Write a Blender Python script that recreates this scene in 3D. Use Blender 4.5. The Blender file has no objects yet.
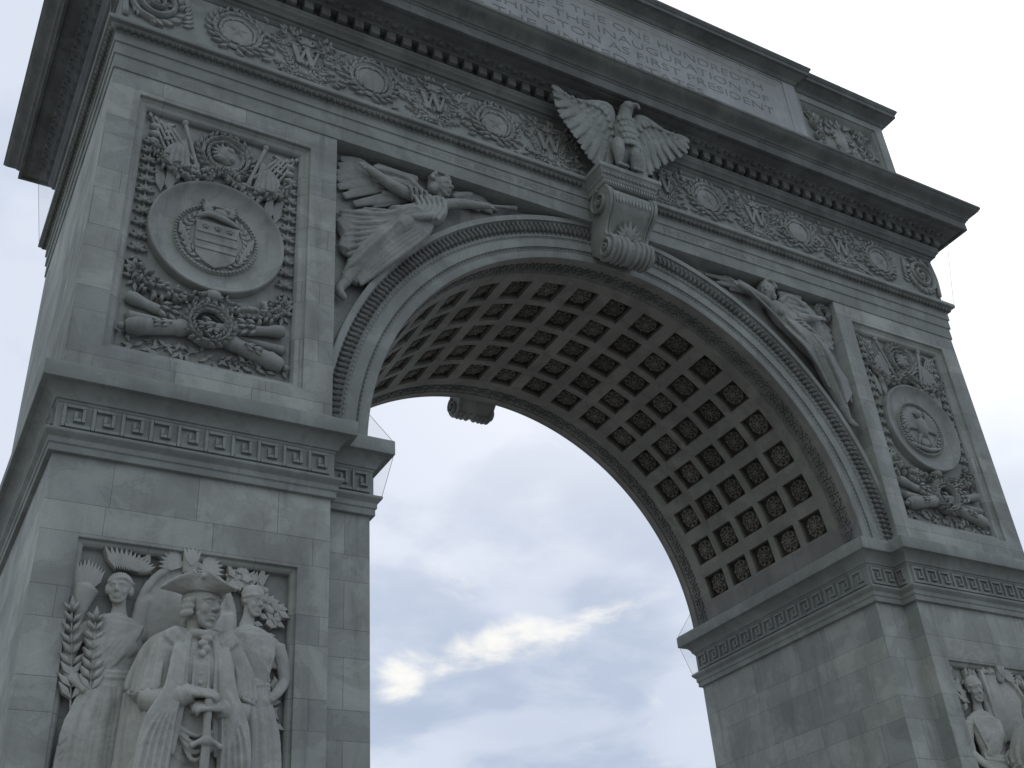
import bpy, math, random
import numpy as np
from mathutils import Vector, Matrix
random.seed(11)
rng = np.random.default_rng(11)
SC = bpy.context.scene
COL = SC.collection
PI = math.pi

# ------------------------------------------------------------------ camera
cam = bpy.data.cameras.new('camera')
cam.sensor_width = 36.0
cam.lens = 39.1
cam.clip_end = 6000
cam_o = bpy.data.objects.new('camera', cam)
COL.objects.link(cam_o)
_r = Vector((0.87076265, -0.48663361, -0.07042831))
_u = Vector((-0.20898463, -0.49592921, 0.84284022))
_f = Vector((0.44508183, 0.71919535, 0.53353558))
cam_o.matrix_world = Matrix(((_r.x, _u.x, -_f.x, -9.8003), (_r.y, _u.y, -_f.y, -11.9673),
                             (_r.z, _u.z, -_f.z, 1.7), (0, 0, 0, 1)))
SC.camera = cam_o

# ------------------------------------------------------------------ sky, sun, exposure
SUN_EL, SUN_AZ = 38.0, 38.0        # degrees; azimuth counted from +Y towards +X (behind the arch, to the right)
SUN_DIR = Vector((math.cos(math.radians(SUN_EL)) * math.sin(math.radians(SUN_AZ)),
                  math.cos(math.radians(SUN_EL)) * math.cos(math.radians(SUN_AZ)),
                  math.sin(math.radians(SUN_EL))))
SC.view_settings.view_transform = 'Standard'
SC.view_settings.look = 'None'
SC.view_settings.exposure = 0.0
SC.view_settings.gamma = 1.0
world = bpy.data.worlds.new('World')
SC.world = world
world.use_nodes = True
wt = world.node_tree
wt.nodes.clear()


def nd(t, typ, **kw):
    n = t.nodes.new(typ)
    for k, v in kw.items():
        if k.startswith('i_'):
            key = k[2:]
            key = int(key) if key.isdigit() else key
            n.inputs[key].default_value = v
        else:
            setattr(n, k, v)
    return n


def math_n(t, op, a, b=None, c=None, clamp=False):
    n = t.nodes.new('ShaderNodeMath')
    n.operation = op
    n.use_clamp = clamp
    for i, v in enumerate((a, b, c)):
        if v is None:
            continue
        if isinstance(v, (int, float)):
            n.inputs[i].default_value = v
        else:
            t.links.new(v, n.inputs[i])
    return n.outputs[0]


def mix_n(t, fac, a, b, blend='MIX'):
    n = t.nodes.new('ShaderNodeMix')
    n.data_type = 'RGBA'
    n.blend_type = blend
    for s, v in ((n.inputs[0], fac), (n.inputs[6], a), (n.inputs[7], b)):
        if isinstance(v, (int, float)):
            s.default_value = v
        elif isinstance(v, tuple):
            s.default_value = v + (1,) if len(v) == 3 else v
        else:
            t.links.new(v, s)
    return n.outputs[2]


def ramp_n(t, fac, stops):
    n = t.nodes.new('ShaderNodeMapRange')
    n.interpolation_type = 'SMOOTHSTEP'
    n.inputs['From Min'].default_value = stops[0]
    n.inputs['From Max'].default_value = stops[1]
    n.inputs['To Min'].default_value = stops[2]
    n.inputs['To Max'].default_value = stops[3]
    t.links.new(fac, n.inputs['Value'])
    return n.outputs[0]


def build_sky():
    t = wt
    out = nd(t, 'ShaderNodeOutputWorld')
    bg = nd(t, 'ShaderNodeBackground')
    sky = nd(t, 'ShaderNodeTexSky', sky_type='NISHITA', sun_disc=False)
    sky.sun_elevation = math.radians(SUN_EL)
    sky.sun_rotation = math.radians(SUN_AZ)
    sky.air_density = 1.0
    sky.dust_density = 2.0
    tc = nd(t, 'ShaderNodeTexCoord')
    nrm = nd(t, 'ShaderNodeVectorMath', operation='NORMALIZE')
    t.links.new(tc.outputs['Generated'], nrm.inputs[0])
    d = nrm.outputs[0]
    sep = nd(t, 'ShaderNodeSeparateXYZ')
    t.links.new(d, sep.inputs[0])
    # cloud layer seen on a flat ceiling
    zz = math_n(t, 'ADD', math_n(t, 'MAXIMUM', sep.outputs[2], 0.0), 0.22)
    cb = nd(t, 'ShaderNodeCombineXYZ')
    t.links.new(math_n(t, 'DIVIDE', sep.outputs[0], zz), cb.inputs[0])
    t.links.new(math_n(t, 'DIVIDE', sep.outputs[1], zz), cb.inputs[1])
    n1 = nd(t, 'ShaderNodeTexNoise', i_Scale=2.6, i_Detail=8.0, i_Roughness=0.52, i_Distortion=0.25)
    n2 = nd(t, 'ShaderNodeTexNoise', i_Scale=1.05, i_Detail=4.0, i_Roughness=0.5, i_Distortion=0.2)
    mp = nd(t, 'ShaderNodeMapping')
    mp.inputs['Location'].default_value = (3.1, 7.7, 0)
    t.links.new(cb.outputs[0], mp.inputs[0])
    t.links.new(mp.outputs[0], n1.inputs['Vector'])
    t.links.new(cb.outputs[0], n2.inputs['Vector'])

    def lobe(v, tight):
        dp = nd(t, 'ShaderNodeVectorMath', operation='DOT_PRODUCT')
        t.links.new(d, dp.inputs[0])
        dp.inputs[1].default_value = Vector(v).normalized()
        return math_n(t, 'POWER', math_n(t, 'MAXIMUM', dp.outputs['Value'], 0.0), tight)
    f1 = ramp_n(t, n1.outputs['Fac'], (0.42, 0.60, 0.0, 1.0))
    f2 = ramp_n(t, n2.outputs['Fac'], (0.40, 0.60, 0.0, 1.0))
    f = math_n(t, 'ADD', math_n(t, 'MULTIPLY', f1, 0.62), math_n(t, 'MULTIPLY', f2, 0.38))
    # breaks in the cloud where the light comes through
    for v, tg, amt in SKY_HAZE:
        f = math_n(t, 'ADD', f, math_n(t, 'MULTIPLY', lobe(v, tg), amt), clamp=True)
    n3 = nd(t, 'ShaderNodeTexNoise', i_Scale=5.5, i_Detail=9.0, i_Roughness=0.58, i_Distortion=0.4)
    t.links.new(cb.outputs[0], n3.inputs['Vector'])
    brk = None
    for v, tg, amt in SKY_BREAKS:
        q = math_n(t, 'MULTIPLY', lobe(v, tg), amt)
        brk = q if brk is None else math_n(t, 'ADD', brk, q)
    brk = math_n(t, 'ADD', brk, math_n(t, 'MULTIPLY', math_n(t, 'SUBTRACT', n3.outputs['Fac'], 0.5), 2.0))
    brk = ramp_n(t, brk, (0.28, 0.85, 0.0, 1.0))
    cloud = mix_n(t, f, SKY_DARK, SKY_LIGHT)
    cloud = mix_n(t, brk, cloud, SKY_BREAK)
    glow = lobe(SUN_GLOW, 24.0)
    cloud = mix_n(t, math_n(t, 'MULTIPLY', glow, 1.15, clamp=True), cloud, SKY_GLOW)
    # unseen sky behind the viewer and to the left, shaped to light the stone
    dl = nd(t, 'ShaderNodeVectorMath', operation='DOT_PRODUCT')
    t.links.new(d, dl.inputs[0])
    dl.inputs[1].default_value = (0.86, 0.51, 0.0)
    far = ramp_n(t, dl.outputs['Value'], (-0.95, -0.15, 0.0, 1.0))
    over = nd(t, 'ShaderNodeVectorMath', operation='SCALE')
    over.inputs[0].default_value = SKY_UNSEEN
    t.links.new(math_n(t, 'MULTIPLY_ADD', math_n(t, 'MAXIMUM', sep.outputs[2], 0.0), 1.15, 0.30), over.inputs['Scale'])
    cloud = mix_n(t, far, over.outputs[0], cloud)
    ks = nd(t, 'ShaderNodeVectorMath', operation='SCALE')
    ks.inputs['Scale'].default_value = 0.10
    t.links.new(sky.outputs[0], ks.inputs[0])
    kc = mix_n(t, 0.95, ks.outputs[0], cloud)
    kk = nd(t, 'ShaderNodeVectorMath', operation='SCALE')
    kk.inputs['Scale'].default_value = 10.0
    t.links.new(kc, kk.inputs[0])
    t.links.new(kk.outputs[0], bg.inputs['Color'])
    bg.inputs['Strength'].default_value = 0.1
    t.links.new(bg.outputs[0], out.inputs[0])


SKY_DARK = (0.44, 0.53, 0.69)
SKY_LIGHT = (0.74, 0.80, 0.92)
SKY_GLOW = (1.35, 1.35, 1.35)
SKY_UNSEEN = (0.83, 0.92, 0.935)
SKY_BREAK = (0.98, 0.97, 0.93)
SUN_GLOW = (0.66, 0.353, 0.664)
SKY_BREAKS = [((0.3803, 0.8743, 0.3018), 4200.0, 0.20),
              ((0.3963, 0.8634, 0.3122), 4200.0, 0.50),
              ((0.4186, 0.8494, 0.3214), 4200.0, 0.52),
              ((0.4416, 0.8366, 0.3241), 4200.0, 0.45),
              ((0.4658, 0.8221, 0.3272), 4200.0, 0.50),
              ((0.4902, 0.8057, 0.3324), 4200.0, 0.50),
              ((0.5145, 0.7890, 0.3358), 4200.0, 0.38),
              ((0.5385, 0.7697, 0.3427), 4200.0, 0.42),
              ((0.5615, 0.7508, 0.3479), 4200.0, 0.25),
              ((0.5290, 0.7882, 0.3145), 4200.0, 0.20),
              ((0.5855, 0.7668, 0.2631), 4200.0, 0.30),
              ((0.4108, 0.8652, 0.2877), 4200.0, 0.22),
              ((0.3641, 0.7961, 0.4835), 4200.0, 0.10),
              ((0.4921, 0.7216, 0.4870), 300.0, 0.18),
              ((0.4473, 0.8014, 0.3971), 500.0, 0.18),
              ((0.7317, 0.4385, 0.5219), 500.0, 0.50),
              ((0.7228, 0.4138, 0.5535), 700.0, 0.35)]
SKY_HAZE = [((0.4505, 0.7605, 0.4677), 55.0, 0.45), ((0.0142, 0.7455, 0.6664), 25.0, 0.45), ((0.5239, 0.7571, 0.3903), 260.0, -0.25), ((0.7264, 0.5722, 0.3807), 60.0, -0.10), ((0.5083, 0.8242, 0.2494), 120.0, -0.30)]
build_sky()

sun = bpy.data.lights.new('sun', 'SUN')
sun.energy = 0.8
sun.angle = math.radians(20)
sun.color = (1.0, 0.97, 0.92)
sun_o = bpy.data.objects.new('sun', sun)
COL.objects.link(sun_o)
sun_o.rotation_euler = (-SUN_DIR).to_track_quat('-Z', 'Y').to_euler()


# ------------------------------------------------------------------ materials
def stone(name, base, vary=0.10, ashlar=False, rough=0.75, stain=0.42, stain_col=(0.15, 0.15, 0.14), bump=0.35, piece_vary=0.0):
    m = bpy.data.materials.new(name)
    m.use_nodes = True
    t = m.node_tree
    b = t.nodes['Principled BSDF']
    b.inputs['Roughness'].default_value = rough
    b.inputs['Specular IOR Level'].default_value = 0.25
    geo = nd(t, 'ShaderNodeNewGeometry')
    pos = geo.outputs['Position']
    n1 = nd(t, 'ShaderNodeTexNoise', i_Scale=1.3, i_Detail=8.0, i_Roughness=0.62, i_Distortion=0.5)
    n2 = nd(t, 'ShaderNodeTexNoise', i_Scale=42.0, i_Detail=4.0, i_Roughness=0.6)
    t.links.new(pos, n1.inputs['Vector'])
    t.links.new(pos, n2.inputs['Vector'])
    mp = nd(t, 'ShaderNodeMapping')
    mp.inputs['Scale'].default_value = (5.0, 5.0, 0.55)
    t.links.new(pos, mp.inputs[0])
    n3 = nd(t, 'ShaderNodeTexNoise', i_Scale=1.0, i_Detail=6.0, i_Roughness=0.65)
    t.links.new(mp.outputs[0], n3.inputs['Vector'])
    dark = tuple(c * (1 - 2.2 * vary) for c in base)
    lite = tuple(min(1, c * (1 + vary)) for c in base)
    col = mix_n(t, ramp_n(t, n1.outputs['Fac'], (0.3, 0.7, 0, 1)), dark, lite)
    col = mix_n(t, math_n(t, 'MULTIPLY', ramp_n(t, n3.outputs['Fac'], (0.50, 0.74, 0, 1)), stain), col, stain_col)
    col = mix_n(t, ramp_n(t, n2.outputs['Fac'], (0.35, 0.65, 0.0, 0.25)), col, tuple(c * 0.72 for c in base))
    # soot patches and grey veins
    n4 = nd(t, 'ShaderNodeTexNoise', i_Scale=0.55, i_Detail=9.0, i_Roughness=0.7, i_Distortion=1.2)
    t.links.new(pos, n4.inputs['Vector'])
    col = mix_n(t, math_n(t, 'MULTIPLY', ramp_n(t, n4.outputs['Fac'], (0.55, 0.75, 0, 1)), stain * 0.9), col, stain_col)
    vein = math_n(t, 'ABSOLUTE', math_n(t, 'SUBTRACT', n1.outputs['Fac'], 0.5))
    col = mix_n(t, ramp_n(t, vein, (0.0, 0.022, 0.22, 0.0)), col, tuple(c * 0.5 for c in base))
    hgt = math_n(t, 'ADD', math_n(t, 'MULTIPLY', n2.outputs['Fac'], 0.25), math_n(t, 'MULTIPLY', n1.outputs['Fac'], 0.5))
    if ashlar:
        sp = nd(t, 'ShaderNodeSeparateXYZ')
        t.links.new(pos, sp.inputs[0])
        sn = nd(t, 'ShaderNodeSeparateXYZ')
        t.links.new(geo.outputs['True Normal'], sn.inputs[0])
        isx = math_n(t, 'GREATER_THAN', math_n(t, 'ABSOLUTE', sn.outputs[0]), 0.6)
        uu = math_n(t, 'ADD', math_n(t, 'MULTIPLY', sp.outputs[0], math_n(t, 'SUBTRACT', 1.0, isx)),
                    math_n(t, 'MULTIPLY', math_n(t, 'ADD', sp.outputs[1], 0.4), isx))
        # courses alternate 0.36 m and 0.63 m
        zq = math_n(t, 'DIVIDE', math_n(t, 'SUBTRACT', sp.outputs[2], 0.272), 0.99)
        fl = math_n(t, 'FLOOR', zq)
        fr = math_n(t, 'SUBTRACT', zq, fl)
        vv = math_n(t, 'ADD', fl, math_n(t, 'ADD', math_n(t, 'MINIMUM', math_n(t, 'MULTIPLY', fr, 1.389), 0.5),
                    math_n(t, 'MULTIPLY', math_n(t, 'MAXIMUM', math_n(t, 'SUBTRACT', fr, 0.36), 0.0), 0.78)))
        cb = nd(t, 'ShaderNodeCombineXYZ')
        t.links.new(uu, cb.inputs[0])
        t.links.new(vv, cb.inputs[1])
        br = nd(t, 'ShaderNodeTexBrick', offset=0.43, offset_frequency=2, squash=0.8, squash_frequency=3)
        br.inputs['Scale'].default_value = 1.0
        br.inputs['Mortar Size'].default_value = 0.0045
        br.inputs['Mortar Smooth'].default_value = 0.3
        br.inputs['Brick Width'].default_value = 1.23
        br.inputs['Row Height'].default_value = 0.5
        br.inputs['Bias'].default_value = 0.0
        br.inputs['Color1'].default_value = (0.86, 0.87, 0.87, 1)
        br.inputs['Color2'].default_value = (1.18, 1.17, 1.13, 1)
        br.inputs['Mortar'].default_value = (0.62, 0.62, 0.62, 1)
        t.links.new(cb.outputs[0], br.inputs['Vector'])
        col = mix_n(t, 1.0, col, br.outputs['Color'], 'MULTIPLY')
        hgt = math_n(t, 'SUBTRACT', hgt, math_n(t, 'MULTIPLY', br.outputs['Fac'], 0.8))
    if piece_vary:
        oi = nd(t, 'ShaderNodeObjectInfo')
        col = mix_n(t, math_n(t, 'MULTIPLY', oi.outputs['Random'], piece_vary), col, (0.25, 0.23, 0.20))
    t.links.new(col, b.inputs['Base Color'])
    bp = nd(t, 'ShaderNodeBump')
    bp.inputs['Strength'].default_value = bump
    bp.inputs['Distance'].default_value = 0.02
    t.links.new(hgt, bp.inputs['Height'])
    t.links.new(bp.outputs[0], b.inputs['Normal'])
    return m


M_WALL = stone('ashlar_marble', (0.365, 0.375, 0.355), 0.13, True, stain=0.5)
M_TRIM = stone('moulded_marble', (0.315, 0.33, 0.305), 0.12, False)
M_CARVE = stone('carved_marble', (0.35, 0.36, 0.335), 0.13, False, stain=0.5)
M_STATUE = stone('statue_marble', (0.47, 0.47, 0.43), 0.10, False, stain=0.45, stain_col=(0.17, 0.165, 0.15))
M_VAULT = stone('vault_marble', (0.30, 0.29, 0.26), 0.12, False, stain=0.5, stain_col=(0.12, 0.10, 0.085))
M_ROSE = stone('dark_brown_marble', (0.135, 0.12, 0.105), 0.15, False, stain=0.6, stain_col=(0.09, 0.07, 0.06))  # dark brown tone for the coffer steps and floors
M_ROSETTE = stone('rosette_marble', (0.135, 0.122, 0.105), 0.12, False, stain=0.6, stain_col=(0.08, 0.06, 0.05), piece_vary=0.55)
M_CORN = stone('cornice_marble', (0.185, 0.195, 0.18), 0.14, False, stain=0.6, stain_col=(0.10, 0.095, 0.085))
M_LETTER = stone('inscription_letters', (0.25, 0.255, 0.25), 0.1, False)  # darker stone stands in for the shade inside cut letters
M_PLAQUE = stone('inscription_marble', (0.41, 0.42, 0.41), 0.08, False, stain=0.3)
M_ORN = stone('dark_ornament', (0.20, 0.205, 0.19), 0.15, False, stain=0.6, stain_col=(0.08, 0.075, 0.065))  # darker base tone for the carved bands


# ------------------------------------------------------------------ mesh helpers
D = 5.327                      # depth of the arch
ROOT = Vector((0, D / 2, 0))


def aff(O, U, V, N):
    A = np.array([U, V, N], float)
    O = np.array(O, float)
    return lambda p: O + p @ A


def front(y0, hs=1.0):
    """local (u, v, h): u along the facade, v up, h out of the wall towards the viewer"""
    return lambda p: np.stack([p[:, 0], y0 - p[:, 2] * hs, p[:, 1]], 1)


def catmull(P, n):
    P = np.array(P, float)
    if len(P) < 3:
        return np.array([P[0] + (P[-1] - P[0]) * i / n for i in range(n + 1)])
    Q = np.vstack([2 * P[0] - P[1], P, 2 * P[-1] - P[-2]])
    out = []
    m = len(P) - 1
    for k in range(n + 1):
        s = min(k / n * m, m - 1e-9)
        i = int(s)
        x = s - i
        a, b, c, d_ = Q[i], Q[i + 1], Q[i + 2], Q[i + 3]
        out.append(0.5 * (2 * b + (c - a) * x + (2 * a - 5 * b + 4 * c - d_) * x * x + (3 * b - a - 3 * c + d_) * x ** 3))
    return np.array(out)


class MB:
    def __init__(s, F=None, rear=False):
        s.V, s.F, s.n, s.map, s.rear = [], [], 0, F, rear

    def add(s, V, F):
        V = np.asarray(V, float).reshape(-1, 3)
        if s.map is not None:
            V = s.map(V)
        if s.rear:
            V = V * np.array([-1, -1, 1]) + np.array([0, D, 0])
        s.V.append(V)
        k = s.n
        s.F.extend([tuple(i + k for i in f) for f in F])
        s.n += len(V)
        return s

    def box(s, a, b):
        x0, y0, z0 = a
        x1, y1, z1 = b
        return s.add([(x0, y0, z0), (x1, y0, z0), (x1, y1, z0), (x0, y1, z0), (x0, y0, z1), (x1, y0, z1), (x1, y1, z1), (x0, y1, z1)],
                     [(3, 2, 1, 0), (4, 5, 6, 7), (0, 1, 5, 4), (1, 2, 6, 5), (2, 3, 7, 6), (3, 0, 4, 7)])

    def prism(s, out, h0, h1):
        n = len(out)
        V = [(p[0], p[1], h0) for p in out] + [(p[0], p[1], h1) for p in out]
        F = [tuple(range(n - 1, -1, -1)), tuple(range(n, 2 * n))] + [(i, (i + 1) % n, n + (i + 1) % n, n + i) for i in range(n)]
        return s.add(V, F)

    def ell(s, c, r, rot=None, nu=14, nv=8):
        V = [(0, 0, -1)]
        for j in range(1, nv):
            a = -PI / 2 + PI * j / nv
            for i in range(nu):
                b = 2 * PI * i / nu
                V.append((math.cos(a) * math.cos(b), math.cos(a) * math.sin(b), math.sin(a)))
        V.append((0, 0, 1))
        V = np.array(V) * np.array(r, float)
        if rot is not None:
            M = np.array(Matrix.Rotation(rot[2], 3, 'Z') @ Matrix.Rotation(rot[1], 3, 'Y') @ Matrix.Rotation(rot[0], 3, 'X'))
            V = V @ M.T
        V = V + np.array(c, float)
        F = [(0, 1 + (i + 1) % nu, 1 + i) for i in range(nu)]
        for j in range(nv - 2):
            for i in range(nu):
                a, b = 1 + j * nu + i, 1 + j * nu + (i + 1) % nu
                F.append((a, b, b + nu, a + nu))
        L = len(V) - 1
        k = 1 + (nv - 2) * nu
        F += [(L, k + i, k + (i + 1) % nu) for i in range(nu)]
        return s.add(V, F)

    def tube(s, P, R, seg=10, n=None, ref=(0, 0, 1), cap=True, sq=1.0):
        """R: radii or (side, ref) pairs per control point; swept along a smooth path"""
        P = np.array(P, float)
        R = [(r, r) if np.isscalar(r) else r for r in R]
        if len(R) == 1:
            R = R * len(P)
        R = np.array(R, float)
        n = n or max(6, 5 * (len(P) - 1))
        C = catmull(P, n)
        Q = catmull(np.hstack([R, R[:, :1]]), n)[:, :2]
        Q = np.maximum(Q, 0.003)
        T = np.gradient(C, axis=0)
        ref = np.array(ref, float)
        rows = []
        for c, t, q in zip(C, T, Q):
            t = t / (np.linalg.norm(t) + 1e-9)
            sd = np.cross(t, ref)
            l = np.linalg.norm(sd)
            if l < 0.05:
                sd = np.cross(t, (0.3, 1, 0.1))
                l = np.linalg.norm(sd)
            sd = sd / l
            up = np.cross(sd, t)
            rows.append([c + sd * q[0] * math.copysign(abs(math.cos(a)) ** sq, math.cos(a)) + up * q[1] * math.copysign(abs(math.sin(a)) ** sq, math.sin(a)) for a in np.linspace(0, 2 * PI, seg, endpoint=False)])
        V = [p for r in rows for p in r]
        F = []
        m = len(rows)
        for j in range(m - 1):
            for i in range(seg):
                a, b = j * seg + i, j * seg + (i + 1) % seg
                F.append((b, a, a + seg, b + seg))
        if cap:
            e0 = C[0] - (T[0] / (np.linalg.norm(T[0]) + 1e-9)) * Q[0].min() * 0.7
            e1 = C[-1] + (T[-1] / (np.linalg.norm(T[-1]) + 1e-9)) * Q[-1].min() * 0.7
            V += [e0, e1]
            k = m * seg
            F += [(k, i, (i + 1) % seg) for i in range(seg)]
            o = (m - 1) * seg
            F += [(k + 1, o + (i + 1) % seg, o + i) for i in range(seg)]
        return s.add(V, F)

    def lathe(s, c, prof, seg=48, sx=1.0):
        """revolve (radius, h) about the h axis at c=(u,v)"""
        V = []
        for r, h in prof:
            for i in range(seg):
                a = 2 * PI * i / seg
                V.append((c[0] + r * sx * math.cos(a), c[1] + r * math.sin(a), h))
        F = []
        for j in range(len(prof) - 1):
            for i in range(seg):
                a, b = j * seg + i, j * seg + (i + 1) % seg
                F.append((a, b, b + seg, a + seg))
        return s.add(V, F)

    def leaf(s, u, v, ang, L, W, T, h=0.0):
        d = np.array([math.cos(ang), math.sin(ang)])
        e = np.array([-d[1], d[0]])
        o = np.array([u, v])

        def P(a, b, z):
            q = o + d * a * L + e * b * W
            return (q[0], q[1], h + z)
        V = [P(0, 0, -.3 * T), P(.45, .5, -.3 * T), P(1, 0, -.3 * T), P(.45, -.5, -.3 * T),
             P(.05, 0, .72 * T), P(.45, .42, .80 * T), P(.93, 0, .78 * T), P(.45, -.42, .80 * T), P(.42, 0, T)]
        F = [(0, 4, 5, 1), (1, 5, 6, 2), (2, 6, 7, 3), (3, 7, 4, 0), (4, 8, 5), (5, 8, 6), (6, 8, 7), (7, 8, 4)]
        return s.add(V, F)

    def sweep(s, poly, prof, closed=True):
        """profile [(offset, z)] swept round a closed plan polygon (counter-clockwise), mitred"""
        n = len(poly)
        P = np.array(poly, float)
        nrm = []
        for i in range(n):
            e = P[(i + 1) % n] - P[i]
            e = e / np.linalg.norm(e)
            nrm.append(np.array([e[1], -e[0]]))
        V = []
        for o, z in prof:
            for i in range(n):
                a, b = nrm[i - 1], nrm[i]
                q = P[i] + (a + b) / (1 + a @ b) * o
                V.append((q[0], q[1], z))
        F = []
        m = len(prof)
        for j in range(m if closed else m - 1):
            for i in range(n):
                a, b = j * n + i, j * n + (i + 1) % n
                c, d_ = ((j + 1) % m) * n + (i + 1) % n, ((j + 1) % m) * n + i
                F.append((a, b, c, d_))
        return s.add(V, F)

    def loft_rects(s, lst):
        """closed cutter: [(x0,x1,z0,z1,y)] from front to back"""
        V = []
        for x0, x1, z0, z1, y in lst:
            V += [(x0, y, z0), (x1, y, z0), (x1, y, z1), (x0, y, z1)]
        m = len(lst)
        F = [(0, 1, 2, 3), tuple(4 * (m - 1) + i for i in (3, 2, 1, 0))]
        for j in range(m - 1):
            for i in range(4):
                a, b = 4 * j + i, 4 * j + (i + 1) % 4
                F.append((b, a, a + 4, b + 4))
        return s.add(V, F)


def raw(name, mb, mat, world=True):
    me = bpy.data.meshes.new(name)
    V = np.vstack(mb.V)
    if world:
        V = V - np.array(ROOT)
    me.from_pydata(V.tolist(), [], mb.F)
    me.materials.append(mat)
    o = bpy.data.objects.new(name, me)
    COL.objects.link(o)
    return o


def bake(o):
    dg = bpy.context.evaluated_depsgraph_get()
    me = bpy.data.meshes.new_from_object(o.evaluated_get(dg))
    o.modifiers.clear()
    old = o.data
    o.data = me
    bpy.data.meshes.remove(old)
    me.name = o.name


def shade(o, ang=35):
    me = o.data
    me.polygons.foreach_set('use_smooth', [True] * len(me.polygons))
    me.set_sharp_from_angle(angle=math.radians(ang))


def obj(name, mb, mat, parent=None, bevel=0.0, cuts=None, ang=35, label=None, fixn=False):
    o = raw(name, mb, mat)
    if cuts:
        c = raw('cutter', cuts, mat)
        md = o.modifiers.new('cut', 'BOOLEAN')
        md.operation = 'DIFFERENCE'
        md.solver = 'EXACT'
        md.object = c
        bake(o)
        bpy.data.objects.remove(c)
    if bevel:
        md = o.modifiers.new('edge', 'BEVEL')
        md.width = bevel
        md.segments = 2
        md.limit_method = 'ANGLE'
        md.angle_limit = math.radians(30)
        bake(o)
    shade(o, ang)
    if parent is not None:
        o.parent = parent
    if label:
        o['label'] = label
    return o


WEAR = bpy.data.textures.new('wear', 'CLOUDS')
WEAR.noise_scale = 0.09
WEAR.noise_depth = 3


def sculpt(name, mb, mat, parent=None, voxel=0.015, smooth=2, ang=180, label=None, factor=0.5, rough=0.016):
    o = raw(name, mb, mat)
    md = o.modifiers.new('weld', 'REMESH')
    md.mode = 'VOXEL'
    md.voxel_size = voxel
    if smooth:
        m2 = o.modifiers.new('soften', 'SMOOTH')
        m2.factor = factor
        m2.iterations = smooth
    if rough:
        m3 = o.modifiers.new('wear', 'DISPLACE')
        m3.texture = WEAR
        m3.strength = rough
        m3.mid_level = 0.5
        m3.texture_coords = 'LOCAL'
    bake(o)
    o.data.polygons.foreach_set('use_smooth', [True] * len(o.data.polygons))
    if not o.data.materials:
        o.data.materials.append(mat)
    if parent is not None:
        o.parent = parent
    if label:
        o['label'] = label
    return o


def tag(o, label, cat, group=None, kind=None):
    if label:
        o['label'] = label
    if cat:
        o['category'] = cat
    if group:
        o['group'] = group
    if kind:
        o['kind'] = kind


def thing(name, label, cat, group=None):
    o = bpy.data.objects.new(name, None)
    COL.objects.link(o)
    o.location = ROOT
    tag(o, label, cat, group)
    return o


def dup(src, parent, loc, rot):
    o = src.copy()
    COL.objects.link(o)
    o.parent = parent
    o.location = loc
    o.rotation_euler = rot
    return o


# ornament kits -----------------------------------------------------
def wreath(mb, c, R, w, n=26, leafL=None, h=0.0, T=0.05, flip=1, sx=1.0):
    leafL = leafL or w * 1.1
    pts = [(c[0] + R * sx * math.cos(a), c[1] + R * math.sin(a), h + T * .35) for a in np.linspace(0, 2 * PI, 33)]
    mb.tube(pts, [(w * .2, T * .35)], seg=6, n=40, cap=False)
    for i in range(n):
        a = -PI / 2 + 2 * PI * i / n
        up = 1 if math.cos(a) >= 0 else -1
        tdir = a + up * PI / 2 * flip
        u, v = c[0] + R * sx * math.cos(a), c[1] + R * math.sin(a)
        for k in (-1, 0, 1):
            j = rng.normal(0, .1)
            mb.leaf(u + math.cos(a) * k * w * .22, v + math.sin(a) * k * w * .22, tdir - up * k * .62 + j, leafL * (1 - .12 * abs(k)), w * .34, T * (1.0 - .22 * abs(k)), h + T * .12)
        if i % 2:
            mb.ell((u + math.cos(a) * w * .33, v + math.sin(a) * w * .33, h + T * .8), (w * .10, w * .10, T * .5), nu=6, nv=4)


def garland(mb, P, wid, T=0.06, h=0.0, n=None, leafy=1.0):
    """thick swag of fruit and leaves along a curve of (u, v)"""
    P3 = [(p[0], p[1], h + T * .3) for p in P]
    k = len(P)
    mb.tube(P3, [(wid * (.16 + .17 * math.sin(PI * i / (k - 1))), T * .45) for i in range(k)], seg=8, n=24)
    C = catmull(P3, 60)
    ln = np.linalg.norm(np.diff(C, axis=0), axis=1).sum()
    n = n or int(ln / (wid * .26))
    for i in range(n):
        t = i / max(1, n - 1)
        q = C[int(t * 60)]
        q2 = C[min(60, int(t * 60) + 1)] - C[max(0, int(t * 60) - 1)]
        a = math.atan2(q2[1], q2[0])
        ww = wid * (.5 + .5 * math.sin(PI * t))
        for kk in (-1, 0, 1):
            off = kk * ww * .36 + rng.normal(0, ww * .06)
            u, v = q[0] - math.sin(a) * off, q[1] + math.cos(a) * off
            if rng.random() < .3:
                r = ww * (.13 + .07 * rng.random())
                mb.ell((u, v, h + T * (.95 - .35 * abs(kk))), (r, r, r * .8), nu=8, nv=5)
            else:
                mb.leaf(u, v, a + rng.normal(0, .8) + kk * .6, ww * (.5 + .3 * rng.random()), ww * .32, T * .9, h + T * (.75 - .35 * abs(kk)))


def chain(mb, P, wid, T=0.045, h=0.0, n=8):
    """hanging chain of husks and small flowers"""
    C = catmull([(p[0], p[1], h) for p in P], n * 2)
    for i, q in enumerate(C[:-1]):
        q2 = C[i + 1] - q
        a = math.atan2(q2[1], q2[0])
        if i % 2 == 0:
            for k in range(5):
                mb.leaf(q[0], q[1], a + (k - 2) * .75 + PI, wid * .75, wid * .34, T, h)
            mb.ell((q[0], q[1], h + T * .8), (wid * .18, wid * .18, T * .6), nu=8, nv=5)
        else:
            mb.leaf(q[0], q[1], a, wid * .9, wid * .3, T * .9, h)
            mb.leaf(q[0], q[1], a + .9, wid * .6, wid * .26, T * .8, h)
            mb.leaf(q[0], q[1], a - .9, wid * .6, wid * .26, T * .8, h)


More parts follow.
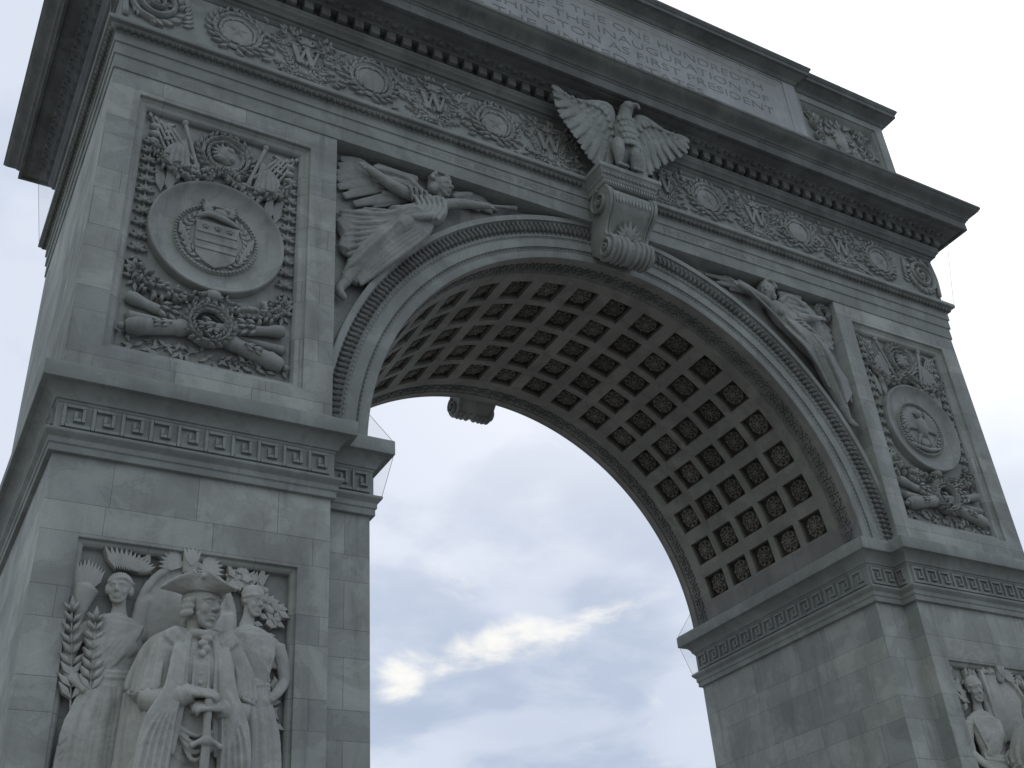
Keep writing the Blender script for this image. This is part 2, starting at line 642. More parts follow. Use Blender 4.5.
def spray(mb, o, a0, L, n, lw, T=0.035, h=0.0, bend=0.0):
    """palm or laurel spray: stem with paired leaves"""
    u, v, a = o[0], o[1], a0
    st = L / n
    pts = [(u, v, h + .006)]
    for i in range(n):
        u += math.cos(a) * st
        v += math.sin(a) * st
        a += bend / n
        pts.append((u, v, h + .006))
        f = 1 - .45 * i / n
        for sg in (-1, 1):
            mb.leaf(u, v, a + sg * .68 + rng.normal(0, .06), lw * f, lw * .34 * f, T, h)
    mb.leaf(u, v, a, lw * .8, lw * .3, T, h)
    mb.tube(pts, [.010], seg=5)


def scroll(mb, c, R, turns, w, T, a0=0.0, h=0.0, sg=1):
    pts = []
    n = 26
    for i in range(n + 1):
        t = i / n
        a = a0 + sg * turns * 2 * PI * t
        r = R * (1 - .86 * t)
        pts.append((c[0] + r * math.cos(a), c[1] + r * math.sin(a), h + T * .4))
    mb.tube(pts, [(w * (1 - .5 * i / n), T) for i in range(n + 1)], seg=7, n=56)
    mb.ell((c[0], c[1], h + T * .7), (R * .16, R * .16, T), nu=8, nv=5)


def rosette_geo(mb, R, T):
    mb.lathe((0, 0), [(R, -T), (R, T * .2), (R * .93, T * .55), (R * .84, T * .5), (R * .78, T * .1), (R * .66, T * .05), (R * .62, T * .6), (R * .5, T * .75), (R * .42, T * .3), (R * .30, T * .3), (R * .26, T), (0, T * 1.25)], seg=24)
    for i in range(8):
        a = 2 * PI * i / 8
        mb.leaf(math.cos(a) * R * .55, math.sin(a) * R * .55, a, R * .5, R * .34, T * .6, T * .3)
        mb.leaf(math.cos(a + .39) * R * .2, math.sin(a + .39) * R * .2, a + .39, R * .42, R * .26, T * .6, T * .5)


def rosette_old(mb, R, T):
    """two rings of petals round a button, lying in the (u, v) plane"""
    mb.lathe((0, 0), [(R, 0), (R, T * .25), (R * .9, T * .42), (R * .82, T * .2), (R * .8, 0.0)], seg=20)
    for i in range(8):
        a = 2 * PI * i / 8
        mb.leaf(math.cos(a) * R * .22, math.sin(a) * R * .22, a, R * .62, R * .5, T * .8, 0.01)
    for i in range(6):
        a = 2 * PI * (i + .5) / 6
        mb.leaf(math.cos(a) * R * .08, math.sin(a) * R * .08, a, R * .42, R * .34, T * 1.3, 0.02)
    mb.ell((0, 0, T * .7), (R * .17, R * .17, T * .7), nu=10, nv=6)

# ------------------------------------------------------------------ ground
mb = MB()
mb.add([(-2500, -2500, 0), (2500, -2500, 0), (2500, 2500, 0), (-2500, 2500, 0)], [(0, 1, 2, 3)])
mp_ = bpy.data.materials.new('plaza_paving')
mp_.use_nodes = True
_t = mp_.node_tree
_b = _t.nodes['Principled BSDF']
_b.inputs['Roughness'].default_value = 0.85
_g = nd(_t, 'ShaderNodeNewGeometry')
_br = nd(_t, 'ShaderNodeTexBrick', i_Scale=1.0)
_br.inputs['Brick Width'].default_value = 0.9
_br.inputs['Row Height'].default_value = 0.45
_br.inputs['Mortar Size'].default_value = 0.012
_br.inputs['Color1'].default_value = (0.17, 0.17, 0.16, 1)
_br.inputs['Color2'].default_value = (0.22, 0.215, 0.205, 1)
_br.inputs['Mortar'].default_value = (0.09, 0.09, 0.085, 1)
_t.links.new(_g.outputs['Position'], _br.inputs['Vector'])
_n = nd(_t, 'ShaderNodeTexNoise', i_Scale=0.4, i_Detail=6.0)
_t.links.new(_g.outputs['Position'], _n.inputs['Vector'])
_t.links.new(mix_n(_t, ramp_n(_t, _n.outputs['Fac'], (.35, .65, 0, .4)), _br.outputs['Color'], (0.17, 0.17, 0.165)), _b.inputs['Base Color'])
g = raw('plaza', mb, mp_, world=False)
g['kind'] = 'structure'

# ------------------------------------------------------------------ the arch
R = 4.57
XI, XO, XS = 5.226, 8.62, 8.57
D1 = 0.288
ZS = 9.0985
RA = 4.632
ZA = 14.42
ZSH = 8.14
ZIT = 9.207

arch = thing('triumphal_arch', 'grey weathered marble triumphal arch with carved panels and a coffered vault', 'arch')


def mirror_poly(P):
    return [(-x, y) for x, y in reversed(P)]


PLAN = [(R, D1), (XI, D1), (XI, 0), (XS, 0), (XS, D), (XI, D), (XI, D - D1), (R, D - D1)]
PLANU = [(R, D1), (XI, D1), (XI, 0), (XO, 0), (XO, D), (XI, D), (XI, D - D1), (R, D - D1)]

PANX = 6.92           # centre of the trophy panels
for sg in (-1, 1):
    pl = PLAN if sg > 0 else mirror_poly(PLAN)
    # base
    mb = MB()
    mb.sweep(pl, [(-0.4, 0), (.35, 0), (.35, .75), (.28, .8), (.28, 1.25), (.20, 1.3), (.14, 1.42), (.06, 1.5), (0.03, 1.56), (-0.4, 1.56)])
    obj('pier_base', mb, M_TRIM, arch, bevel=.012)
    # pedestal under the statue
    mb = MB()
    cx = sg * 6.88
    rect = [(cx - .95, -.95), (cx + .95, -.95), (cx + .95, .3), (cx - .95, .3)]
    mb.sweep(rect, [(-.9, .02), (.12, .02), (.12, .5), (.05, .6), (0, .7), (0, 2.4), (.05, 2.48), (.12, 2.55), (.12, 2.75), (-.2, 2.75)])
    mb.box((cx - .8, -.8, 2.7), (cx + .8, .25, 2.85))
    obj('statue_pedestal', mb, M_TRIM, arch, bevel=.012)
    # shaft with the recess behind the statue
    mb = MB()
    n = len(pl)
    V = [(x, y, 1.5) for x, y in pl] + [(x, y, ZSH + .1) for x, y in pl]
    mb.add(V, [tuple(range(n - 1, -1, -1)), tuple(range(n, 2 * n))] + [(i, (i + 1) % n, n + (i + 1) % n, n + i) for i in range(n)])
    ct = MB()
    x0, x1 = cx - 1.27, cx + 1.25
    if sg > 0:
        x0, x1 = 5.61, 8.15
    ct.loft_rects([(x0, x1, 2.4, 7.16, -.2), (x0, x1, 2.4, 7.16, .05), (x0 + .035, x1 - .035, 2.4, 7.125, .05),
                   (x0 + .07, x1 - .07, 2.4, 7.09, .09), (x0 + .07, x1 - .07, 2.4, 7.09, .17)])
    obj('pier', mb, M_WALL, arch, cuts=ct, bevel=.010)
    # impost
    mb = MB()
    mb.sweep(pl, [(-.3, ZSH), (.055, ZSH), (.055, 8.225), (.075, 8.24), (.075, 8.305), (.095, 8.325), (.13, 8.365), (.135, 8.40),
                  (.05, 8.43), (.03, 8.44), (.03, 8.775), (.045, 8.79), (.05, 8.815), (.07, 8.82), (.075, 8.84), (.10, 8.90), (.15, 8.955), (.19, 8.985),
                  (.262, 8.99), (.262, 9.195), (.25, ZIT), (-.02, 9.235), (-.3, 9.24)])
    imp = obj('impost_cornice', mb, M_TRIM, arch, bevel=.006)
    # greek key band
    KEY = [(0, 0, 1, 7), (1, 6, 6, 7), (5, 2, 6, 6), (3, 2, 5, 3), (3, 3, 4, 5), (1, 0, 7, 1), (6, 0, 7, 1)]

    def key_run(O, U, V, N, length):
        mb = MB()
        k = max(1, round(length / .337))
        w = length / k
        F = aff(O, U, V, N)
        mb.map = F
        c, hgt = w / 7.6, .30 / 7
        for i in range(k):
            for a, b, p, q in KEY[:6]:
                x0, x1 = i * w + a * c + .012, i * w + p * c + .012
                if (a, b) == (1, 0):
                    x1 = (i + 1) * w + .011 if i < k - 1 else i * w + 7 * c
                mb.add([(x0, b * hgt, -.01), (x1, b * hgt, -.01), (x1, q * hgt, -.01), (x0, q * hgt, -.01),
                        (x0 + .004, b * hgt + .003, .042), (x1 - .004, b * hgt + .003, .042), (x1 - .004, q * hgt - .003, .042), (x0 + .004, q * hgt - .003, .042)],
                       [(4, 5, 6, 7), (0, 1, 5, 4), (1, 2, 6, 5), (2, 3, 7, 6), (3, 0, 4, 7)])
        obj('greek_key_band', mb, M_TRIM, imp)
    e = .03
    zk = 8.458
    if sg > 0:
        key_run((XI + .02, -e, zk), (1, 0, 0), (0, 0, 1), (0, -1, 0), XS - XI - .04)
        key_run((R + .0, D1 - e, zk), (1, 0, 0), (0, 0, 1), (0, -1, 0), XI - R - .08)
        key_run((R - e, D - D1 - .03, zk), (0, -1, 0), (0, 0, 1), (-1, 0, 0), D - 2 * D1 - .06)
        key_run((XI - e, D1 - .06, zk), (0, -1, 0), (0, 0, 1), (-1, 0, 0), D1 - .09)
        key_run((XS + e, .03, zk), (0, 1, 0), (0, 0, 1), (1, 0, 0), D - .06)
    else:
        key_run((-XS + .02, -e, zk), (1, 0, 0), (0, 0, 1), (0, -1, 0), XS - XI - .04)
        key_run((-XI + .08, D1 - e, zk), (1, 0, 0), (0, 0, 1), (0, -1, 0), XI - R - .08)
        key_run((-R + e, D1 + .03, zk), (0, 1, 0), (0, 0, 1), (1, 0, 0), D - 2 * D1 - .06)
        key_run((-XS - e, D - .03, zk), (0, -1, 0), (0, 0, 1), (-1, 0, 0), D - .06)

    # upper pier with the trophy recess
    mb = MB()
    xa, xb = (XI, XO) if sg > 0 else (-XO, -XI)
    mb.box((xa, 0, 9.0), (xb, D, ZA + .2))
    ct = MB()
    px = sg * PANX
    x0, x1, z0, z1 = px - 1.29, px + 1.27, 9.70, 14.06
    ct.loft_rects([(x0, x1, z0, z1, -.2), (x0, x1, z0, z1, .055), (x0 + .03, x1 - .03, z0 + .02, z1 - .03, .057),
                   (x0 + .045, x1 - .045, z0 + .05, z1 - .045, .08), (x0 + .10, x1 - .10, z0 + .10, z1 - .10, .10), (x0 + .135, x1 - .135, z0 + .14, z1 - .13, .15), (x0 + .135, x1 - .135, z0 + .14, z1 - .13, .21)])
    for y in (D,):
        ct.loft_rects([(x1, x0, z0, z1, D + .2), (x1, x0, z0, z1, D - .03), (x1 - .135, x0 + .135, z0 + .14, z1 - .13, D - .13), (x1 - .135, x0 + .135, z0 + .14, z1 - .13, D - .17)])
    obj('upper_pier', mb, M_WALL, arch, cuts=ct, bevel=.010)

# arch body (spandrels and core)
mb = MB()
N = 72
inn, outp = [], []
for i in range(N + 1):
    a = PI - PI * i / N
    c, s_ = math.cos(a), math.sin(a)
    inn.append((4.95 * c, ZS + 4.95 * s_))
    k = min(5.35 / max(abs(c), 1e-6), 5.42 / max(s_, 1e-6))
    outp.append((k * c, ZS + k * s_))
V = []
for y in (D1, D - D1):
    V += [(p[0], y, p[1]) for p in inn] + [(p[0], y, p[1]) for p in outp]
F = []
m = N + 1
for i in range(N):
    F.append((i, i + 1, m + i + 1, m + i))
    F.append((2 * m + i + 1, 2 * m + i, 3 * m + i, 3 * m + i + 1))
    F.append((i + 1, i, 2 * m + i, 2 * m + i + 1))
    F.append((m + i, m + i + 1, 3 * m + i + 1, 3 * m + i))
F.append((0, m, 3 * m, 2 * m))
F.append((m - 1, 3 * m - 1, 4 * m - 1, 2 * m - 1))
mb.add(V, F)
obj('spandrel_wall', mb, M_WALL, arch)

# vault with coffers
CY0, CYS, NC = 1.247, 0.7085, 5
YF = 0.235
mb = MB()


def cyl(th, y, r):
    return (r * math.cos(th), y, ZS + r * math.sin(th))


def vq(t0, t1, y0, y1, r, nt=2):
    V, F = [], []
    for i in range(nt + 1):
        t = t0 + (t1 - t0) * i / nt
        V += [cyl(t, y0, r), cyl(t, y1, r)]
    for i in range(nt):
        F.append((2 * i, 2 * i + 1, 2 * i + 3, 2 * i + 2))
    mb.add(V, F)


def vloft(rects, floor=True):
    """rects: (th0, th1, y0, y1, r); walls between successive rectangles, floor on the last"""
    V, F = [], []
    for t0, t1, y0, y1, r in rects:
        tm = (t0 + t1) / 2
        V += [cyl(t0, y0, r), cyl(tm, y0, r), cyl(t1, y0, r), cyl(t1, y1, r), cyl(tm, y1, r), cyl(t0, y1, r)]
    for j in range(len(rects) - 1):
        for i in range(6):
            a, b = 6 * j + i, 6 * j + (i + 1) % 6
            F.append((a, a + 6, b + 6, b))
    o = 6 * (len(rects) - 1)
    if floor:
        F.append((o, o + 5, o + 4, o + 1))
        F.append((o + 1, o + 4, o + 3, o + 2))
    mb.add(V, F)


DT = math.radians(8.82)
HT, HY = math.radians(2.85), .278
tc = [PI / 2 + DT * k for k in range(9, -10, -1)]
yc = [CY0 + CYS * j for j in range(NC)]
y_lo, y_hi = yc[0] - CYS / 2, yc[-1] + CYS / 2
t_hi, t_lo = tc[0] + DT / 2, tc[-1] - DT / 2
dark_faces = []
for j in range(NC):
    for t in tc:
        y = yc[j]
        a, b, c, d_ = t - DT / 2, t - HT, t + HT, t + DT / 2
        vq(a, d_, y - CYS / 2, y - HY, RA, 4)
        vq(a, d_, y + HY, y + CYS / 2, RA, 4)
        vq(a, b, y - HY, y + HY, RA, 1)
        vq(c, d_, y - HY, y + HY, RA, 1)
        s1 = .022
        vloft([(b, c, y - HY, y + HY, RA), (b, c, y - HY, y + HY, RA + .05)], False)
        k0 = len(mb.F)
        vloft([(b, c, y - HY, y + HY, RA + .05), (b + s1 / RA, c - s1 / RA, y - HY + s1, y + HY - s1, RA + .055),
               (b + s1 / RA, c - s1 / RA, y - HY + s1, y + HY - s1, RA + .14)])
        dark_faces += list(range(k0, len(mb.F)))  # steps and floor of each coffer take the dark brown material
# plain and moulded borders of the vault
NT = 96
for (ya, ra), (yb_, rb) in [((YF, RA), (.40, RA)), ((.40, RA), (.41, RA + .03)), ((.41, RA + .03), (.72, RA + .03)), ((.72, RA + .03), (.73, RA)), ((.73, RA), (y_lo, RA))]:
    for fl in (0, 1):
        V, F = [], []
        for i in range(NT + 1):
            t = PI * i / NT
            if fl:
                V += [cyl(t, D - yb_, rb), cyl(t, D - ya, ra)]
            else:
                V += [cyl(t, ya, ra), cyl(t, yb_, rb)]
        for i in range(NT):
            F.append((2 * i, 2 * i + 1, 2 * i + 3, 2 * i + 2))
        mb.add(V, F)
vq(0, t_lo, y_lo, y_hi, RA, 3)
vq(t_hi, PI, y_lo, y_hi, RA, 3)
vault = obj('vault', mb, M_VAULT, arch, ang=40)
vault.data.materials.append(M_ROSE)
for i in dark_faces:
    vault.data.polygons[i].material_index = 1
# rosettes, one per coffer
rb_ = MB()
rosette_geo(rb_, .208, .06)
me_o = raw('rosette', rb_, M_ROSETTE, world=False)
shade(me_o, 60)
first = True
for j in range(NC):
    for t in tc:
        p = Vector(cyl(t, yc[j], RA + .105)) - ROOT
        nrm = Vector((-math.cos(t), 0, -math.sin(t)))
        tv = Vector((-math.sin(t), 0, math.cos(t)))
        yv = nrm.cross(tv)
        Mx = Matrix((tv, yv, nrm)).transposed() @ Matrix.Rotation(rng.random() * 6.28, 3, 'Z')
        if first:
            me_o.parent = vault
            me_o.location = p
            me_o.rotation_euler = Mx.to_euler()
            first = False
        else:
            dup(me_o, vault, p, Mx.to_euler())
# running ornament on the two border bands
mb = MB()
for rear in (False, True):
    mb.rear = rear
    nn = 96
    for i in range(nn):
        t = math.radians(3) + (PI - math.radians(6)) * (i + .5) / nn
        O = np.array(cyl(t, .565, RA + .032))
        mb.map = aff(O, (-math.sin(t), 0, math.cos(t)), np.cross((-math.cos(t), 0, -math.sin(t)), (-math.sin(t), 0, math.cos(t))), (-math.cos(t), 0, -math.sin(t)))
        if i % 2 == 0:
            mb.ell((0, 0, .02), (.03, .03, .022), nu=8, nv=5)
            for k in range(7):
                mb.leaf(.02 * math.cos(k * .9), .02 * math.sin(k * .9), k * .9, .10 + .03 * (k % 2), .05, .035, .0)
        else:
            for sgn in (-1, 1):
                mb.leaf(0, sgn * .02, PI / 2 * sgn, .11, .07, .03)
                mb.leaf(0, sgn * .03, PI / 2 * sgn + .8, .10, .045, .026)
                mb.leaf(0, sgn * .03, PI / 2 * sgn - .8, .10, .045, .026)
            mb.ell((0, 0, .01), (.03, .05, .025), nu=8, nv=5)
mb.map = None
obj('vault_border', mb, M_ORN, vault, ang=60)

# archivolts front and rear
APROF = [(RA - .004, YF + .03), (RA - .004, YF), (RA + .003, YF - .004), (4.765, YF - .004), (4.768, YF - .012), (4.80, YF - .03), (4.825, YF - .012), (4.828, YF - .036), (5.0, YF - .036),
         (5.003, YF - .045), (5.03, YF - .062), (5.06, YF - .05), (5.07, YF - .045), (5.12, YF - .05), (5.19, YF - .06), (5.25, YF - .085), (5.29, YF - .12),
         (5.295, YF - .16), (5.38, YF - .168), (5.392, YF - .16), (5.392, D1 + .1)]
for rear in (False, True):
    mb = MB(rear=rear)
    V, F = [], []
    NA = 140
    t0, t1 = math.radians(1.15), PI - math.radians(1.15)
    m = len(APROF)
    for i in range(NA + 1):
        t = t1 + (t0 - t1) * i / NA
        V += [(r * math.cos(t), y, ZS + r * math.sin(t)) for r, y in APROF]
    for i in range(NA):
        for j in range(m - 1):
            a, b = i * m + j, i * m + j + 1
            F.append((a, a + m, b + m, b))
    mb.add(V, F)
    av = obj('archivolt', mb, M_TRIM, arch, ang=30)
    lm, bm = MB(rear=rear), MB(rear=rear)

    def on_arch(mbx, t, r, y):
        mbx.map = aff((r * math.cos(t), y, ZS + r * math.sin(t)), (math.sin(t), 0, -math.cos(t)), (math.cos(t), 0, math.sin(t)), (0, -1, 0))
    nl = 165
    for i in range(nl):
        t = t0 + .005 + (t1 - t0 - .01) * (i + .5) / nl
        on_arch(lm, t, 5.07, YF - .040)
        lm.leaf(0, 0, PI / 2, .225, .085, .085, .0)
        lm.leaf(.0, .03, PI / 2 + .5, .12, .045, .06, .012)
        lm.leaf(.0, .03, PI / 2 - .5, .12, .045, .06, .012)
        lm.leaf(.048, .215, -PI / 2, .14, .045, .05, .06)
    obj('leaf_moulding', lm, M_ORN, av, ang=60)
    nb_ = 190
    pm = MB(rear=rear)
    for mbx, r_, y_, rr in ((bm, 5.03, YF - .055, .012), (pm, 4.80, YF - .022, .010)):
        mbx.map = None
        mbx.tube([(r_ * math.cos(t), y_, ZS + r_ * math.sin(t)) for t in np.linspace(t0 + .004, t1 - .004, 60)], [rr], seg=6, n=180, ref=(0, 1, 0))
        for i in range(nb_):
            t = t0 + (t1 - t0) * (i + .5) / nb_
            on_arch(mbx, t, r_, y_)
            if mbx is bm:
                mbx.ell((0, 0, 0), (.027, .022, .022), nu=7, nv=4)
            else:
                mbx.ell((0, 0, 0), (.022 if i % 3 else .031, .016, .020), nu=7, nv=4)
    obj('bead_moulding', bm, M_TRIM, av, ang=60)
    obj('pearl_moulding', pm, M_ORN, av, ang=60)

# keystone consoles front and rear
for rear in (False, True):
    CX = .03
    KP = [(14.86, .10), (14.93, .36), (14.90, .50), (14.80, .575), (14.66, .60), (14.52, .575), (14.40, .48), (14.30, .37), (14.18, .29), (14.08, .25), (14.00, .27), (13.95, .34),
          (13.86, .405), (13.74, .41), (13.65, .37), (13.58, .29), (13.56, .20), (13.59, .09), (13.68, -.02), (13.80, -.12), (13.88, -.22), (14.9, -.22)]
    mb = MB(rear=rear)
    dz = -.04 if not rear else 0.0

    def half(z):
        return .405 + .125 * (z - 13.6) / 1.25
    n = len(KP)
    V = [(CX - half(z), -p, z + dz) for z, p in KP] + [(CX + half(z), -p, z + dz) for z, p in KP]
    F = [tuple(range(n)), tuple(range(2 * n - 1, n - 1, -1))] + [((i + 1) % n, i, n + i, n + (i + 1) % n) for i in range(n)]
    mb.add(V, F)
    ks = obj('keystone', mb, M_TRIM, arch, bevel=.012, ang=40)
    # volutes on the sides, ridges on the front
    for s2 in (-1, 1):
        for (zc, pc, R0, dirn) in ((14.655, .33, .255, 1), (13.755, .20, .175, -1)):
            w = half(zc)
            mb = MB(aff((CX + s2 * w, -pc, zc + dz), (0, -1, 0), (0, 0, 1), (s2, 0, 0)), rear)
            scroll(mb, (0, 0), R0, 1.6, .034, .05, a0=PI / 2, sg=dirn)
            obj('volute', mb, M_TRIM, ks, ang=50)
        for f in (.22, .5, .72):
            mb = MB(rear=rear)
            mb.tube([(CX + s2 * half(z) * f, -p + .006, z + dz) for z, p in KP[9:18]], [(.05, .03)], seg=8, n=40, ref=(1, 0, 0))
            obj('ridge', mb, M_CARVE, ks, ang=50)
        for k, (f, rr) in enumerate(((.94, .035), (.80, .02))):
            mb = MB(rear=rear)
            mb.tube([(CX + s2 * half(z) * f, -p - .004, z + dz) for z, p in KP[1:19]], [rr], seg=8, n=60, ref=(1, 0, 0))
            obj('ridge', mb, M_TRIM, ks, ang=50)
    mb = MB(rear=rear)
    mb.map = aff((CX, -.285, 14.06 + dz), (1, 0, 0), (0, -.42, .907), (0, -.907, -.42))
    for k in range(-3, 4):
        mb.leaf(0.0, -.08, PI / 2 + k * .36, .42 - .03 * abs(k), .12, .07, .0)
    for k in range(-2, 3):
        mb.leaf(k * .05, -.12, PI / 2 + k * .5, .26, .10, .10, .0)
    mb.map = aff((CX, -.60, 14.62 + dz), (1, 0, 0), (0, 0, 1), (0, -1, 0))
    for k in range(-5, 6):
        mb.leaf(k * .07, -.10, PI / 2, .2, .06, .03, -.015)
    mb.map = aff((CX, -.40, 13.78 + dz), (1, 0, 0), (0, 0, 1), (0, -1, 0))
    for k in range(-4, 5):
        mb.leaf(k * .08, -.09, PI / 2, .16, .06, .03, -.02)
    obj('acanthus_leaf', mb, M_CARVE, ks, ang=60)
    # capital of the keystone, where the architrave crown breaks forward
    mb = MB(rear=rear)
    rect = [(CX - .60, -.60), (CX + .60, -.60), (CX + .60, .2), (CX - .60, .2)]
    mb.sweep(rect, [(-.3, 14.88), (-.04, 14.88), (-.04, 14.98), (-.015, 15.0), (-.01, 15.06), (.0, 15.075), (.03, 15.12), (.045, 15.16), (.07, 15.18), (.07, 15.27), (-.3, 15.285)])
    mb.box((CX - .4, -.35, 15.27), (CX + .4, .1, 15.30))
    cp = obj('keystone_capital', mb, M_TRIM, ks, bevel=.006)
    mb = MB(rear=rear)
    for i in range(20):
        x = CX - .53 + 1.06 * i / 19
        mb.box((x - .013, -.585, 14.895), (x + .013, -.55, 14.97))
    obj('dart_row', mb, M_CARVE, ks)
    mb = MB(rear=rear)
    for i in range(15):
        x = CX - .55 + 1.10 * i / 14
        mb.ell((x, -.612, 15.095), (.03, .03, .035), nu=8, nv=5)
    obj('egg_and_dart', mb, M_CARVE, ks)

# ------------------------------------------------------------------ entablature
RECT = [(-XO, 0), (XO, 0), (XO, D), (-XO, D)]
mb = MB()
mb.sweep(RECT, [(-.7, ZA), (.02, ZA), (.02, 14.665), (.03, 14.675), (.045, 14.68), (.045, 14.885), (.055, 14.895), (.07, 14.90), (.07, 15.06), (.08, 15.07),
                (.10, 15.085), (.125, 15.11), (.145, 15.15), (.15, 15.175), (.20, 15.185), (.21, 15.20), (.21, 15.265), (.20, 15.275), (.10, 15.32), (.06, 15.37), (-.7, 15.40)])
archi = obj('architrave', mb, M_TRIM, arch, bevel=.004)
mb = MB()
for i in range(178):
    x = -XO - .1 + (2 * XO + .2) * (i + .5) / 178
    if abs(x - .03) < .7:
        continue
    mb.ell((x, -.128, 15.118), (.036, .05, .058), nu=8, nv=5)
    mb.box((x + .042, -.15, 15.085), (x + .052, -.1, 15.165))
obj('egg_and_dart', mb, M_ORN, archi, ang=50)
mb = MB()
for i in range(54):
    y = -.1 + (D + .2) * (i + .5) / 54
    mb.ell((-XO - .128, y, 15.118), (.05, .036, .058), nu=8, nv=5)
    mb.box((-XO - .15, y + .042, 15.085), (-XO - .1, y + .052, 15.165))
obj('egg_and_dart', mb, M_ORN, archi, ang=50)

mb = MB()
mb.sweep(RECT, [(-.7, 15.36), (.06, 15.36), (.05, 15.42), (.05, 16.44), (-.7, 16.46)])
frz = obj('frieze', mb, M_TRIM, arch)

mb = MB()
mb.sweep(RECT, [(-.7, 16.42), (.06, 16.42), (.075, 16.44), (.085, 16.50), (.12, 16.53), (.13, 16.565), (.17, 16.575), (.18, 16.60), (.20, 16.64), (.235, 16.67), (.235, 16.72), (.25, 16.74), (.25, 16.80), (.14, 16.81),
                (.14, 17.015), (.325, 17.02), (.335, 17.04), (.34, 17.045), (.36, 17.05), (.43, 17.085), (.46, 17.105), (.47, 17.125), (.62, 17.13), (.63, 17.15), (.70, 17.15), (.705, 17.115), (.765, 17.115),
                (.765, 17.315), (.79, 17.33), (.79, 17.355), (.82, 17.37), (.83, 17.395), (.85, 17.42), (.90, 17.47), (.97, 17.515), (1.02, 17.56), (1.04, 17.60), (1.06, 17.61), (1.06, 17.675), (1.05, 17.685), (-.1, 17.76), (-.7, 17.76)])
corn = obj('cornice', mb, M_CORN, arch, bevel=.004)
den = MB()
den.box((-.08, -.055, 0), (.08, .13, .19))
den_o = raw('dentil', den, M_CORN, world=False)
mdf = den_o.modifiers.new('edge', 'BEVEL')
mdf.width = .008
mdf.segments = 2
bake(den_o)
shade(den_o)
first = True
spots = []
nd_ = 61
for i in range(nd_):
    x = -XO - .19 + (2 * XO + .38) * i / (nd_ - 1)
    spots.append(((x, -.262, 16.828), 0))
for i in range(1, 20):
    y = -.19 + (D + .38) * i / 19
    spots.append(((-XO - .262, y, 16.828), -PI / 2))
for p, a in spots:
    if first:
        den_o.parent = corn
        den_o.location = Vector(p) - ROOT
        first = False
    else:
        dup(den_o, corn, Vector(p) - ROOT, (0, 0, a))
mb = MB()
for i in range(61):
    x = -XO - .3 + (2 * XO + .6) * (i + .5) / 61
    mb.ell((x, -.41, 17.08), (.075, .06, .05), nu=10, nv=6)
    mb.box((x + .125, -.45, 17.055), (x + .150, -.36, 17.10))
obj('egg_and_dart', mb, M_CORN, corn, ang=50)
mb = MB()
for i in range(20):
    y = -.3 + (D + .6) * (i + .5) / 20
    mb.ell((-XO - .41, y, 17.08), (.06, .075, .05), nu=10, nv=6)
    mb.box((-XO - .45, y + .125, 17.055), (-XO - .36, y + .15, 17.10))
obj('egg_and_dart', mb, M_CORN, corn, ang=50)

